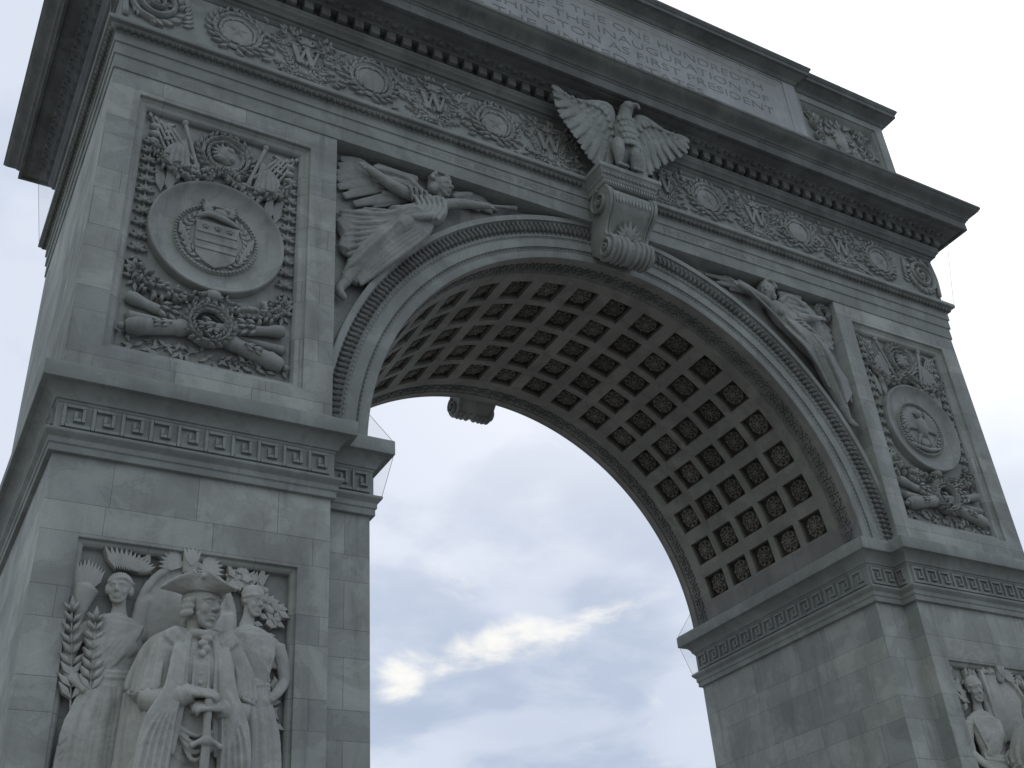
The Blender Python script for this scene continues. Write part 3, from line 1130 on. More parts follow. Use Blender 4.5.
# frieze ornament
FY = front(-.05)
for sg in (-1, 1):
    for i, xw in enumerate((2.34, 4.68, 6.94)):
        x = sg * xw
        mb = MB(FY)
        wreath(mb, (x, 15.945), .355, .19, n=22, T=.075)
        mb.lathe((x, 15.945), [(.245, -.01), (.245, .03), (.22, .04), (.0, .045)], seg=28)
        w_o = obj('wreath', mb, M_CARVE, frz, ang=60)
        if i != 1:
            mb = MB(FY)
            n = 5
            V = [(x, 15.945, .085)]
            for k in range(10):
                a = PI / 2 + k * PI / 5
                r = .19 if k % 2 == 0 else .075
                V.append((x + r * math.cos(a), 15.945 + r * math.sin(a), .04))
            mb.add(V, [(0, 1 + k, 1 + (k + 1) % 10) for k in range(10)])
            obj('star', mb, M_CARVE, frz, ang=10)
    for x in (1.24, 3.55, 5.82):
        x *= sg
        mb = MB(FY)
        for s2 in (-1, 1):
            spray(mb, (x, 15.52), PI / 2 + s2 * 1.05, .66, 8, .15, .035, bend=-s2 * .95)
            spray(mb, (x + s2 * .12, 15.56), PI / 2 + s2 * 1.75, .46, 6, .12, .03, bend=s2 * .2)
            spray(mb, (x + s2 * .30, 15.78), PI / 2 + s2 * 1.0, .3, 4, .11, .03, bend=-s2 * .3)
            spray(mb, (x + s2 * .46, 16.28), -PI / 2 + s2 * .7, .3, 4, .1, .03)
            spray(mb, (x + s2 * .08, 15.50), PI / 2 + s2 * 1.45, .52, 7, .13, .04, bend=-s2 * .2)
            spray(mb, (x + s2 * .36, 15.62), PI / 2 + s2 * .75, .42, 5, .12, .04, bend=-s2 * .4)
            spray(mb, (x + s2 * .34, 16.0), PI / 2 + s2 * .35, .34, 5, .11, .04, bend=s2 * .5)
            spray(mb, (x + s2 * .5, 15.95), PI / 2 + s2 * .1, .34, 5, .10, .035, bend=s2 * .3)
            scroll(mb, (x + s2 * .42, 16.30), .09, 1.3, .018, .03, a0=0, sg=s2)
        for k in range(64):
            du, dv = rng.uniform(-.66, .66), rng.uniform(-.48, .48)
            if abs(du) < .30 and -.22 < dv < .30:
                continue
            mb.leaf(x + du, 15.94 + dv, math.atan2(dv + .3, du) + rng.normal(0, .5), .17, .07, .06)
        for k in range(5):
            mb.leaf(x, 16.18, PI / 2 + (k - 2) * .55, .2, .08, .06)
        mb.ell((x, 16.2, .04), (.06, .05, .05), nu=8, nv=5)
        mb.ell((x, 15.54, .03), (.06, .05, .04), nu=8, nv=5)
        obj('palm_spray', mb, M_CARVE, frz, ang=60)
    # scroll at the end
    mb = MB(FY)
    x = sg * 8.2
    scroll(mb, (x, 15.95), .40, 2.2, .055, .07, a0=-PI / 2, sg=sg)
    for k in range(30):
        a = rng.random() * 6.28
        mb.leaf(x + .33 * math.cos(a), 15.95 + .36 * math.sin(a), a + 1.0, .2, .09, .08)
    for k in range(9):
        a = k * .7
        mb.leaf(x + .18 * math.cos(a), 15.95 + .18 * math.sin(a), a + .8, .13, .07, .05)
    for k in range(7):
        mb.leaf(x - sg * .42, 15.65 + k * .08, PI / 2 + sg * (1.2 - .15 * k), .2, .08, .045)
    mb.tube([(x + sg * .40, 15.5, .03), (x + sg * .44, 15.95, .05), (x + sg * .40, 16.4, .03)], [.05, .04, .05], seg=7)
    obj('scroll', mb, M_CARVE, frz, ang=60)


def text_mesh(txt, size, depth, x, y, z, name, mat, parent, stretch=1.0, width=None, align='CENTER', weight=0.0):
    cu = bpy.data.curves.new(name, 'FONT')
    cu.body = txt
    cu.size = size
    cu.extrude = depth
    cu.align_x = align
    cu.align_y = 'CENTER'
    cu.resolution_u = 3
    cu.offset = weight
    o = bpy.data.objects.new(name, cu)
    COL.objects.link(o)
    me = bpy.data.meshes.new_from_object(o.evaluated_get(bpy.context.evaluated_depsgraph_get()))
    bpy.data.objects.remove(o)
    n = len(me.vertices)
    co = np.zeros(n * 3)
    me.vertices.foreach_get('co', co)
    co = co.reshape(-1, 3)
    if width:
        wd = co[:, 0].max() - co[:, 0].min()
        stretch = width / wd
    P = np.stack([co[:, 0] * stretch + x, y - co[:, 2], co[:, 1] + z], 1) - np.array(ROOT)
    me.vertices.foreach_set('co', P.ravel())
    me.materials.clear()
    me.materials.append(mat)
    r = bpy.data.objects.new(name, me)
    COL.objects.link(r)
    r.parent = parent
    return r


def serif_w(x, z, hh, y, name, mat, parent):
    """capital W with thick and thin strokes and serifs"""
    mb = MB(front(y))
    w = hh * .56

    def bar(p, q, t, hh_=.055):
        d = np.array(q) - np.array(p)
        e = np.array([1.0, 0]) * t / 2
        mb.prism([tuple(np.array(p) - e), tuple(np.array(p) + e), tuple(np.array(q) + e), tuple(np.array(q) - e)], -.01, hh_)
    T, B = z + hh / 2, z - hh / 2
    bar((x - w * .5, B), (x - w * .98, T), .08)
    bar((x - w * .5, B + .004), (x, T - .003), .045, .05)
    bar((x + w * .5, B), (x, T), .08, .058)
    bar((x + w * .5, B + .004), (x + w, T - .003), .045, .052)
    for q in (-w * .98, 0, w):
        mb.prism([(x + q - .07, T - .018), (x + q + .07, T - .018), (x + q + .07, T + .015), (x + q - .07, T + .015)], -.01, .062)
    return obj(name, mb, mat, parent)


for sg in (-1, 1):
    for x in (1.24, 3.55, 5.82):
        serif_w(sg * x, 15.93, .38, -.05, 'letter', M_CARVE, frz)

text_mesh('ERECTED BY THE PEOPLE OF', .155, .002, -2.35, -.0475, 14.78, 'inscription', M_LETTER, archi, width=3.05)
text_mesh('THE CITY OF NEW YORK', .155, .002, 2.45, -.0475, 14.78, 'inscription', M_LETTER, archi, width=2.75)

# ------------------------------------------------------------------ attic
AX = 8.70
ARECT = [(-AX, 0), (AX, 0), (AX, D), (-AX, D)]
mb = MB()
mb.box((-AX, 0, 17.6), (AX, D, 20.75))
ct = MB()
for sg in (-1, 1):
    x0, x1 = sorted((sg * 6.02, sg * 8.42))
    for fy in (0, 1):
        a, b = (x0, x1) if not fy else (x1, x0)
        yy = (lambda q: q) if not fy else (lambda q: D - q)
        e = 1 if not fy else -1
        ct.loft_rects([(a, b, 18.3, 20.48, yy(-.2)), (a, b, 18.3, 20.48, yy(.03)), (a + e * .05, b - e * .05, 18.35, 20.43, yy(.06)), (a + e * .09, b - e * .09, 18.4, 20.38, yy(.14))])
att = obj('attic', mb, M_TRIM, arch, cuts=ct, bevel=.01)
# centre block with the inscription
mb = MB()
mb.box((-5.82, -.10, 17.6), (5.82, .2, 20.75))
ct = MB()
ct.loft_rects([(-5.45, 5.45, 17.95, 20.66, -.4), (-5.45, 5.45, 17.95, 20.66, -.075), (-5.41, 5.41, 17.99, 20.62, -.07), (-5.37, 5.37, 18.03, 20.58, -.045), (-5.31, 5.31, 18.09, 20.53, -.045), (-5.27, 5.27, 18.12, 20.50, -.025), (-5.22, 5.22, 18.17, 20.45, -.02)])
ib = obj('inscription_panel', mb, M_PLAQUE, att, cuts=ct, bevel=.008)
for i, (tx, wd) in enumerate((('TO COMMEMORATE THE ONE HUNDREDTH', 9.7), ('ANNIVERSARY OF THE INAUGURATION OF', 9.9), ('GEORGE WASHINGTON AS FIRST PRESIDENT', 10.0), ('OF THE UNITED STATES', 6.0))):
    text_mesh(tx, .30, .003, 0, -.0225, 20.24 - .34 * i, 'inscription', M_LETTER, att, width=wd, weight=-.004)
# attic cornice: sides lower block, centre breaks forward
CPROF = [(-.5, 20.68), (.02, 20.68), (.03, 20.70), (.05, 20.73), (.06, 20.76), (.09, 20.78), (.13, 20.82), (.20, 20.86), (.23, 20.88), (.28, 20.885), (.28, 20.98), (.30, 20.99), (.31, 21.02), (.335, 21.05), (.335, 21.10), (.32, 21.11), (-.5, 21.16)]
mb = MB()
mb.sweep(ARECT, CPROF)
ac = obj('attic_cornice', mb, M_CORN, arch, bevel=.005)
mb = MB()
mb.sweep([(-5.82, -.10), (5.82, -.10), (5.82, 1.0), (-5.82, 1.0)], [(o, z + .012) for o, z in CPROF])
obj('attic_cornice', mb, M_CORN, arch, bevel=.005)
mb = MB()
mb.box((-AX + .3, .3, 20.9), (AX - .3, D - .3, 21.3))
obj('attic_roof', mb, M_TRIM, arch)
# carved panels of the attic
for sg in (-1, 1):
    mb = MB(front(.135))
    cx = sg * 7.22
    mb.ell((cx, 19.75, 0), (.22, .42, .07), nu=16, nv=10)
    mb.ell((cx, 18.9, 0), (.22, .42, .07), nu=16, nv=10)
    for k in range(46):
        mb.leaf(cx + rng.normal(0, .24), rng.uniform(18.5, 20.3), rng.random() * 6.28, .22, .09, .06, .01)
    for s2 in (-1, 1):
        for k in range(4):
            z = 18.7 + .42 * k
            scroll(mb, (cx + s2 * .75, z), .19, 1.7, .035, .07, a0=s2 * PI / 2, sg=s2 * (1 if k % 2 else -1))
            for q in range(6):
                mb.leaf(cx + s2 * (.55 + .06 * q), z + .2, PI / 2 + s2 * (q - 3) * .4, .2, .09, .07)
        garland(mb, [(cx + s2 * .42, 20.25), (cx + s2 * .75, 20.0), (cx + s2 * 1.05, 20.28)], .16, .07)
    for k in range(40):
        mb.leaf(cx + rng.uniform(-1.05, 1.05), rng.uniform(18.6, 20.2), rng.random() * 6.28, .24, .10, .06)
    obj('attic_relief', mb, M_CARVE, att, ang=60)

# ------------------------------------------------------------------ trophy panels of the upper piers
YT = .21
for sg in (-1, 1):
    c = sg * PANX
    FT = front(YT)
    mb = MB(FT)
    mb.prism([(c - 1.12, 9.87), (c + 1.10, 9.87), (c + 1.10, 13.9), (c - 1.12, 13.9)], -.03, .004)
    tp = obj('trophy_panel', mb, M_CARVE, arch)
    for s2 in (-1, 1):
        mb = MB(FT)
        chain(mb, [(c + s2 * 1.02, 13.35), (c + s2 * 1.03, 12.7), (c + s2 * 1.01, 12.0), (c + s2 * 1.02, 11.2)], .19, T=.075, n=11)
        chain(mb, [(c + s2 * 1.02, 11.1), (c + s2 * .99, 10.85)], .24, T=.08, n=2)
        obj('leaf_chain', mb, M_CARVE, tp, ang=50)
        mb = MB(FT)
        for k in range(2):
            mb.prism([(c + s2 * (.94 - .17 * k), 12.98 - .03 * k), (c + s2 * (.86 - .16 * k), 13.0), (c + s2 * (.76 - .12 * k), 12.74), (c + s2 * (.82 - .1 * k), 12.52), (c + s2 * (.90 - .12 * k), 12.66)][::s2], -.01, .05 + .03 * k)
        obj('ribbon', mb, M_CARVE, tp, ang=50)
        mb = MB(FT)
        for k in range(5):
            o = k * .085
            mb.tube([(c + s2 * (1.08 - o * .9), 13.86 - .04 * k, .05 + .012 * k), (c + s2 * (.78 - o), 13.2, .06 + .012 * k)], [.022], seg=7)
            mb.leaf(c + s2 * (1.08 - o * .9), 13.80 - .04 * k, math.atan2(.95, s2 * .3), .11, .07, .04, .06)
        for k in range(3):
            mb.ell((c + s2 * 1.0, 13.40 + .14 * k, .04), (.09, .06, .06), nu=8, nv=5)
            mb.leaf(c + s2 * .9, 13.45 + .13 * k, PI / 2 + s2 * 1.1, .2, .08, .06, .05)
        obj('spear_bundle', mb, M_CARVE, tp, ang=50)
    mb = MB(FT)
    for s2 in (-1, 1):
        for k in range(24):
            mb.leaf(c + s2 * (.05 + .045 * k) + rng.normal(0, .02), 9.98 + rng.normal(0, .05), rng.random() * 6.28, .16, .07, .06)
        spray(mb, (c + s2 * .1, 9.97), PI / 2 - s2 * PI * .47, .6, 7, .13, .055)
    obj('strewn_leaves', mb, M_CARVE, tp, ang=50)
    # dish and boss
    CV = 11.93
    mb = MB(FT)
    mb.lathe((c, CV), [(.955, -.02), (.955, .10), (.95, .145), (.935, .16), (.92, .155), (.90, .13), (.86, .085), (.80, .05), (.72, .03), (.64, .02), (.60, .025), (.595, .05), (.57, .07), (.545, .055), (.54, .03), (.40, .055), (.0, .07)], seg=72)
    md = obj('medallion', mb, M_CARVE, tp, ang=35)
    mb = MB(FT)
    for k in range(64):
        a = 2 * PI * k / 64
        mb.ell((c + .57 * math.cos(a), CV + .57 * math.sin(a), .072), (.024, .024, .022), nu=6, nv=4)
    # spray round the inner disc
    for s2 in (-1, 1):
        for k in range(11):
            a = -PI / 2 + s2 * (.35 + .21 * k)
            for q in (-1, 1):
                mb.leaf(c + .43 * math.cos(a), CV + .43 * math.sin(a), a + s2 * PI / 2 + q * .65, .13, .06, .045, .04)
    obj('medallion_border', mb, M_CARVE, md, ang=60)
    if sg < 0:
        mb = MB(FT)
        sh = [(-.30, .20), (-.33, .24), (.33, .24), (.30, .20), (.30, -.18), (.27, -.34), (.16, -.45), (0, -.53), (-.16, -.45), (-.27, -.34), (-.30, -.18)]
        mb.prism([(c + x, CV + y) for x, y in reversed(sh)][::-1], .02, .10)
        for v in (.06, -.09, -.22):
            mb.box((c - .285, CV + v - .032, .095), (c + .285, CV + v + .018, .115))
        for k in range(3):
            for q in range(5):
                a = PI / 2 + q * 2 * PI / 5
                mb.leaf(c - .17 + .17 * k, CV + .15, a, .055, .045, .03, .10)
        obj('shield', mb, M_CARVE, tp, bevel=.008)
        mb = MB(FT)
        mb.tube([(c - .30, CV + .30, .07), (c - .15, CV + .37, .11), (c + .08, CV + .33, .12), (c + .30, CV + .27, .09)], [(.03, .03), (.05, .04), (.05, .04), (.02, .03)], seg=8)
        mb.ell((c + .02, CV + .42, .09), (.11, .10, .07))
        mb.ell((c + .10, CV + .50, .11), (.055, .05, .05))
        for s2 in (-1, 1):
            for k in range(5):
                mb.leaf(c + s2 * .06, CV + .42, PI / 2 - s2 * (.7 + .2 * k), .30 - .03 * k, .07, .06, .06)
        for s2 in (-1, 1):
            for k in range(4):
                mb.tube([(c + s2 * (.34 + .05 * k), CV - .35 + .1 * k, .05), (c + s2 * (.42 + .03 * k), CV - .05 + .06 * k, .08)], [.035, .02], seg=7)
        obj('crest', mb, M_CARVE, tp, ang=60)
    else:
        mb = MB(FT)
        # spread eagle on the seal
        mb.ell((c, CV + .02, .08), (.14, .24, .11))
        mb.ell((c - .05, CV + .30, .11), (.08, .09, .08))
        mb.tube([(c - .10, CV + .31, .13), (c - .17, CV + .28, .13)], [.035, .012], seg=7)
        for s2 in (-1, 1):
            for k in range(8):
                a = PI / 2 - s2 * (.25 + .28 * k)
                mb.tube([(c + s2 * .10, CV + .12 - .02 * k, .07), (c + s2 * .2 + .2 * math.cos(a), CV + .1 + .22 * math.sin(a), .085), (c + s2 * .12 + .36 * math.cos(a), CV + .06 + .36 * math.sin(a), .05)], [(.035, .04), (.045, .035), (.015, .02)], seg=7)
            mb.tube([(c + s2 * .08, CV - .15, .08), (c + s2 * .18, CV - .34, .07)], [.05, .03], seg=7)
        for k in range(5):
            mb.leaf(c, CV - .15, -PI / 2 + (k - 2) * .25, .28, .09, .07, .04)
        mb.tube([(c - .4, CV - .38, .05), (c, CV - .46, .08), (c + .4, CV - .36, .05)], [.03, .045, .03], seg=8)
        obj('seal_eagle', mb, M_CARVE, tp, ang=60)
    # small wreath on top
    mb = MB(FT)
    wreath(mb, (c + .02, 13.49), .33, .17, n=24, T=.10, h=.03)
    obj('wreath', mb, M_CARVE, tp, ang=60)
    mb = MB(FT)
    mb.lathe((c + .02, 13.49), [(.27, 0), (.26, .05), (.0, .06)], seg=28)
    mb.ell((c + .03, 13.50, .07), (.15, .17, .09))
    mb.ell((c + .07, 13.56, .12), (.07, .06, .06))
    mb.ell((c - .07, 13.40, .10), (.10, .05, .06))
    mb.ell((c + .10, 13.42, .11), (.06, .05, .06))
    for k in range(6):
        mb.leaf(c - .02, 13.5, 1.2 + k * .55, .2, .07, .06, .08)
    obj('boss', mb, M_CARVE, tp, ang=60)
    # swags under it
    for s2 in (-1, 1):
        mb = MB(FT)
        garland(mb, [(c + s2 * 1.0, 13.28), (c + s2 * .78, 13.02), (c + s2 * .50, 12.92), (c + s2 * .25, 13.02), (c + s2 * .02, 13.16)], .20, .09, h=.04)
        obj('garland', mb, M_CARVE, tp, ang=60)
        mb = MB(FT)
        garland(mb, [(c + s2 * 1.02, 11.15), (c + s2 * .92, 10.98), (c + s2 * .72, 10.84), (c + s2 * .4, 10.80), (c + s2 * .02, 10.90)], .20, .09, h=.02)
        obj('garland', mb, M_CARVE, tp, ang=60)
        # flag on its staff
        mb = MB(FT)
        mb.tube([(c + s2 * .60, 13.86, .09), (c + s2 * .36, 13.02, .12)], [.03], seg=8)
        mb.ell((c + s2 * .605, 13.88, .09), (.05, .06, .05), nu=8, nv=5)
        for k in range(5):
            mb.tube([(c + s2 * (.56 - .01 * k), 13.62, .07), (c + s2 * (.54 + .06 * k), 13.3, .09), (c + s2 * (.50 + .085 * k), 13.02, .07)], [.015, .045, .055], seg=8)
        obj('flag', mb, M_CARVE, tp, ang=60)
    # crossed cannons and torches
    def gun(p, q, r0, r1):
        mbx = MB(FT)
        p, q = np.array(p), np.array(q)
        L = np.linalg.norm(q - p)
        T = (q - p) / L
        prof = [(0, .55), (.02, .9), (.05, 1.0), (.09, 1.15), (.11, 1.0), (.3, .93), (.32, 1.08), (.35, 1.08), (.37, .9), (.62, .82), (.64, .98), (.67, .98), (.69, .78), (.88, .74), (.91, .88), (.95, 1.05), (.99, .95), (1.0, .7)]
        pts = [p + T * L * t for t, _ in prof]
        V, F = [], []
        sd = np.cross(T, (0, 0, 1.0))
        up = np.cross(sd, T)
        for (t, k), pt in zip(prof, pts):
            r = (r0 + (r1 - r0) * t) * k
            V += [pt + sd * r * math.cos(a) + up * r * math.sin(a) for a in np.linspace(0, 2 * PI, 16, endpoint=False)]
        for j in range(len(prof) - 1):
            for i in range(16):
                a, b = j * 16 + i, j * 16 + (i + 1) % 16
                F.append((b, a, a + 16, b + 16))
        F.append(tuple(range(16)))
        F.append(tuple(reversed(range(16 * (len(prof) - 1), 16 * len(prof)))))
        mbx.add(V, F)
        an = math.atan2(T[1], T[0])
        for t in (.15, .2, .42, .47, .52, .74, .8):
            for q in (-1, 0, 1):
                rr = r0 + (r1 - r0) * t
                pt = p + T * L * t + sd * rr * .55 * q
                mbx.leaf(pt[0], pt[1], an + q * .5 + (PI if t > .5 else 0), .15, .06, .05, pt[2] + rr * (.92 if q == 0 else .78))
        mbx.ell(tuple(p - T * .05), (.05, .05, .05), nu=8, nv=5)
        return mbx
    obj('cannon', gun((c + 1.02, 10.06, .08), (c - 1.08, 10.62, .07), .118, .088), M_CARVE, tp, ang=40)
    obj('cannon', gun((c - 1.05, 10.12, .12), (c + 1.02, 10.62, .09), .12, .088), M_CARVE, tp, ang=40)
    for s2 in (-1, 1):
        mb = MB(FT)
        mb.tube([(c + s2 * 1.02, 10.33, .05), (c + s2 * .3, 10.38, .06)], [.075, .025], seg=9)
        obj('torch', mb, M_CARVE, tp, ang=50)
    mb = MB(FT)
    wreath(mb, (c - .01, 10.40), .27, .12, n=22, T=.07, h=.17)
    mb.tube([(c - .01 + .27 * math.cos(q * PI / 8), 10.40 + .27 * math.sin(q * PI / 8), .12) for q in range(17)], [(.045, .10)], seg=8, n=40)
    mb.ell((c + .02, 10.93, .09), (.12, .09, .09), nu=10, nv=6)
    for k in range(6):
        mb.leaf(c, 10.93, k * 1.05, .18, .09, .08, .05)
    obj('wreath', mb, M_CARVE, tp, ang=60)


# ------------------------------------------------------------------ figures
def head(mb, outer, c, H, yaw, pitch=0.0, roll=0.0, neck=True, ears=True):
    """a head with a face, chin to crown H, in the (u, v, h) frame of `outer`"""
    M = Matrix.Rotation(yaw, 3, 'Y') @ Matrix.Rotation(pitch, 3, 'X') @ Matrix.Rotation(roll, 3, 'Z')
    A = np.array(M) * H
    o = np.array(c, float)
    mb.map = lambda p: outer(o + p @ A.T)
    mb.ell((0, .13, -.05), (.33, .37, .40), nu=24, nv=16)
    mb.tube([(0, .22, .05), (0, .06, .10), (0, -.14, .12), (0, -.34, .15)], [(.30, .26), (.29, .245), (.255, .235), (.165, .18)], seg=18, n=12)
    mb.ell((0, -.415, .225), (.105, .08, .09))
    mb.tube([(0, .09, .335), (0, -.01, .39), (0, -.105, .47)], [.042, .05, .062], seg=10, n=6)
    for s2 in (-1, 1):
        mb.ell((s2 * .055, -.115, .385), (.045, .038, .05))
        mb.ell((s2 * .125, .03, .298), (.062, .03, .042))
        mb.ell((s2 * .165, -.11, .225), (.11, .13, .10))
        mb.tube([(s2 * .03, .105, .355), (s2 * .12, .135, .345), (s2 * .235, .085, .245)], [.032, .034, .03], seg=8)
        mb.tube([(s2 * .2, -.18, .15), (s2 * .13, -.37, .19), (0, -.44, .20)], [.09, .075, .06], seg=8)
        if ears:
            mb.ell((s2 * .315, -.01, -.04), (.04, .10, .065))
    mb.tube([(-.10, -.235, .315), (0, -.215, .365), (.10, -.235, .315)], [.02, .032, .02], seg=8)
    mb.tube([(-.085, -.285, .305), (0, -.295, .35), (.085, -.285, .305)], [.02, .032, .02], seg=8)
    if neck:
        mb.tube([(0, -.15, -.08), (0, -.5, -.10), (0, -.85, -.14)], [.215, .20, .27], seg=14)
    mb.map = outer
    return A, o


def hand(mb, w, d, size, curl, side=1, up=(0, 0, 1)):
    """palm and five curled fingers; w wrist, d pointing direction, up the back of the hand"""
    w, d, up = np.array(w, float), np.array(d, float), np.array(up, float)
    d /= np.linalg.norm(d)
    sd = np.cross(d, up)
    sd /= np.linalg.norm(sd)
    up = np.cross(sd, d)
    mb.tube([w, w + d * size * .25, w + d * size * .5], [(size * .16, size * .11), (size * .24, size * .11), (size * .25, size * .09)], seg=10, ref=tuple(up))
    for k, ln in enumerate((.44, .5, .47, .37)):
        b = w + d * size * .46 + sd * size * (-.195 + .13 * k)
        p1 = b + d * size * ln * .45 - up * size * .03
        p2 = p1 + (d * (1 - curl) - up * curl) * size * ln * .35
        p3 = p2 + (d * (.4 - curl) - up * (curl + .1)) * size * ln * .28
        mb.tube([b, p1, p2, p3], [size * .068, size * .064, size * .058, size * .045], seg=8, n=9)
    b = w + d * size * .16 - side * sd * size * .18
    mb.tube([b, b + (d * .7 - side * sd * .5 - up * .2) * size * .22, b + (d * 1.2 - side * sd * .35 - up * .5) * size * .3], [size * .08, size * .07, size * .05], seg=8, n=8)


def folds(mb, pts, n, spread, r, h):
    """a fan of drapery folds: pts is the centre path, spread its half width at each point"""
    for k in range(n):
        f = -1 + 2 * k / max(1, n - 1)
        P = [(p[0] + f * s_[0] + rng.normal(0, .008), p[1] + f * s_[1], p[2] + h - abs(f) * h * .5 + (h * .35 if k % 2 else 0)) for p, s_ in zip(pts, spread)]
        mb.tube(P, [r * (.6 + .5 * (i / (len(P) - 1))) for i in range(len(P))], seg=8)


# ---- winged victories in the spandrels
YSP = D1
# left-hand figure
FV = front(YSP)
mb = MB(FV)
head(mb, FV, (-3.36, 14.20, .20), .40, .5, pitch=.15, roll=.15)
mb.ell((-3.40, 14.27, .13), (.20, .20, .15))
mb.ell((-3.50, 14.17, .15), (.11, .12, .11))
for k in range(46):
    a, b_ = rng.random() * 6.28, rng.random() * 1.5
    mb.ell((-3.41 + .19 * math.cos(a) * math.cos(b_ * .5), 14.27 + .19 * abs(math.sin(a)), .13 + .15 * math.sin(b_)), (.04, .04, .04), nu=8, nv=6)
for k in range(7):
    mb.ell((-3.54 + .06 * k, 14.30 + .05 * math.sin(k * .5), .22 - .02 * abs(k - 3)), (.055, .055, .06), nu=8, nv=6)
# torso leaning back to the left, hips at (-4.1, 13.2)
mb.tube([(-3.42, 13.86, .16), (-3.58, 13.62, .20), (-3.85, 13.40, .20), (-4.15, 13.18, .20)], [(.17, .14), (.26, .19), (.24, .18), (.30, .21)], seg=14)
mb.ell((-3.48, 13.62, .32), (.10, .10, .09))
mb.ell((-3.70, 13.72, .32), (.10, .10, .09))
# arm raised to the left
mb.tube([(-3.68, 13.80, .20), (-4.08, 13.79, .25), (-4.36, 13.86, .27), (-4.58, 13.98, .26), (-4.70, 14.07, .24)], [.12, .105, .09, .075, .055], seg=12)
hand(mb, (-4.68, 14.05, .24), (-.75, .5, .1), .20, .4)
# arm stretched to the right with the trumpet
mb.tube([(-3.36, 13.84, .18), (-3.12, 13.93, .22), (-2.82, 14.02, .22), (-2.50, 14.12, .20)], [.105, .09, .075, .05], seg=12)
hand(mb, (-2.52, 14.11, .20), (1, .28, 0), .17, .3)
# thigh and shin
mb.tube([(-4.10, 13.20, .20), (-4.18, 13.02, .32), (-4.30, 12.86, .38)], [.24, .21, .16], seg=12)
mb.tube([(-4.30, 12.90, .36), (-4.60, 12.48, .27), (-4.86, 12.10, .18), (-5.00, 11.80, .13)], [(.20, .16), (.19, .15), (.14, .12), (.08, .08)], seg=12)
mb.tube([(-4.35, 13.15, .15), (-4.75, 12.75, .15), (-4.98, 12.35, .12)], [(.25, .16), (.27, .14), (.18, .10)], seg=12)
mb.tube([(-4.98, 11.82, .12), (-5.10, 11.62, .14), (-5.02, 11.46, .15)], [.08, .075, .05], seg=9)
victory = sculpt('victory_relief', mb, M_CARVE, arch, voxel=.014, smooth=1)
mb = MB(FV)
# drapery over the legs
mb.tube([(-3.62, 13.30, .16), (-3.95, 12.98, .22), (-4.30, 12.62, .22), (-4.62, 12.22, .17), (-4.88, 11.86, .10)], [(.09, .07), (.25, .17), (.27, .17), (.22, .13), (.10, .07)], seg=18)
mb.tube([(-4.2, 13.1, .14), (-4.7, 12.9, .16), (-5.05, 12.7, .12)], [(.3, .18), (.34, .16), (.26, .1)], seg=16)
for k in range(8):
    f = k / 7
    mb.tube([(-3.60 - .06 * f, 13.24 + .10 * f, .27), (-3.84 - .26 * f, 12.84 + .30 * f, .36 + .06 * f), (-4.18 - .28 * f, 12.44 + .38 * f, .36 + .06 * f), (-4.54 - .2 * f, 12.04 + .34 * f, .28 + .04 * f), (-4.78 - .16 * f, 11.78 + .30 * f, .17)], [.02, .04, .045, .042, .03], seg=8)
mb.tube([(-3.55, 13.52, .34), (-3.75, 13.28, .42), (-4.1, 13.12, .44), (-4.42, 13.16, .36), (-4.75, 13.22, .22)], [.035, .06, .06, .05, .03], seg=10)
for k in range(9):
    f = k / 8
    mb.tube([(-3.66 - .25 * f, 13.38 - .08 * f, .36), (-4.08 - .10 * f, 13.32 - .40 * f, .46 - .03 * f), (-4.48 - .02 * f, 13.02 - .56 * f, .44 - .1 * f), (-5.10 + .12 * f, 13.08 - .95 * f, .16 + .03 * f)],
            [.03, .05 + .02 * (k % 2), .06 - .015 * (k % 2), .045], seg=8)
for k in range(6):
    f = k / 5
    mb.tube([(-4.28 + .05 * f, 12.95 - .1 * f, .50 - .1 * f), (-4.60 + .14 * f, 12.52 - .05 * f, .43 - .12 * f), (-4.92 + .24 * f, 12.08 + .0 * f, .27 - .05 * f), (-5.04 + .42 * f, 11.92 - .06 * f, .12)], [.03, .05, .05, .04], seg=8)
for k in range(5):
    mb.tube([(-5.15, 13.08 - .06 * k, .08), (-5.0 + .05 * k, 12.98 - .07 * k, .20 - .02 * k), (-4.78 + .03 * k, 13.08 - .08 * k, .14)], [.03, .045, .03], seg=8)
for k in range(6):
    f = k / 5
    mb.tube([(-3.95 + .5 * f, 13.68 + .14 * f, .36), (-3.90 + .45 * f, 13.44 + .08 * f, .41), (-4.08 + .5 * f, 13.18 + .1 * f, .40)], [.025, .042, .03], seg=7)
for k in range(4):
    mb.tube([(-4.06 + .09 * k, 13.96 - .02 * k, .26), (-4.02 + .09 * k, 13.80, .38), (-3.96 + .08 * k, 13.62, .30)], [.02, .03, .02], seg=7)
obj_ = sculpt('drapery', mb, M_CARVE, victory, voxel=.011, smooth=1)
# wings
def wing(name, root, tips, covert, parent, h0=.06, w=.105, thick=.05, mat=M_CARVE, F=FV):
    mb = MB(F)
    n = len(tips)
    for k, tp_ in enumerate(tips):
        b = root[min(k * len(root) // n, len(root) - 1)]
        mid = ((b[0] + tp_[0]) / 2 + .02, (b[1] + tp_[1]) / 2 + .025)
        mb.tube([(b[0], b[1], h0 + .05), (mid[0], mid[1], h0 + .05 - .012 * (k % 2)), (tp_[0], tp_[1], h0 + .01)], [(w * .5, thick), (w, thick * .8), (w * .6, thick * .5)], seg=10, sq=.8)
    for k, (p, q) in enumerate(covert):
        mb.tube([(p[0], p[1], h0 + .09), (q[0], q[1], h0 + .09)], [(w * .8, thick), (w * .5, thick * .6)], seg=9)
    for a, b in zip(root[:-1], root[1:]):
        mb.tube([(a[0], a[1], h0 + .10), (b[0], b[1], h0 + .10)], [.07], seg=9)
    return sculpt(name, mb, mat, parent, voxel=.012, smooth=1)


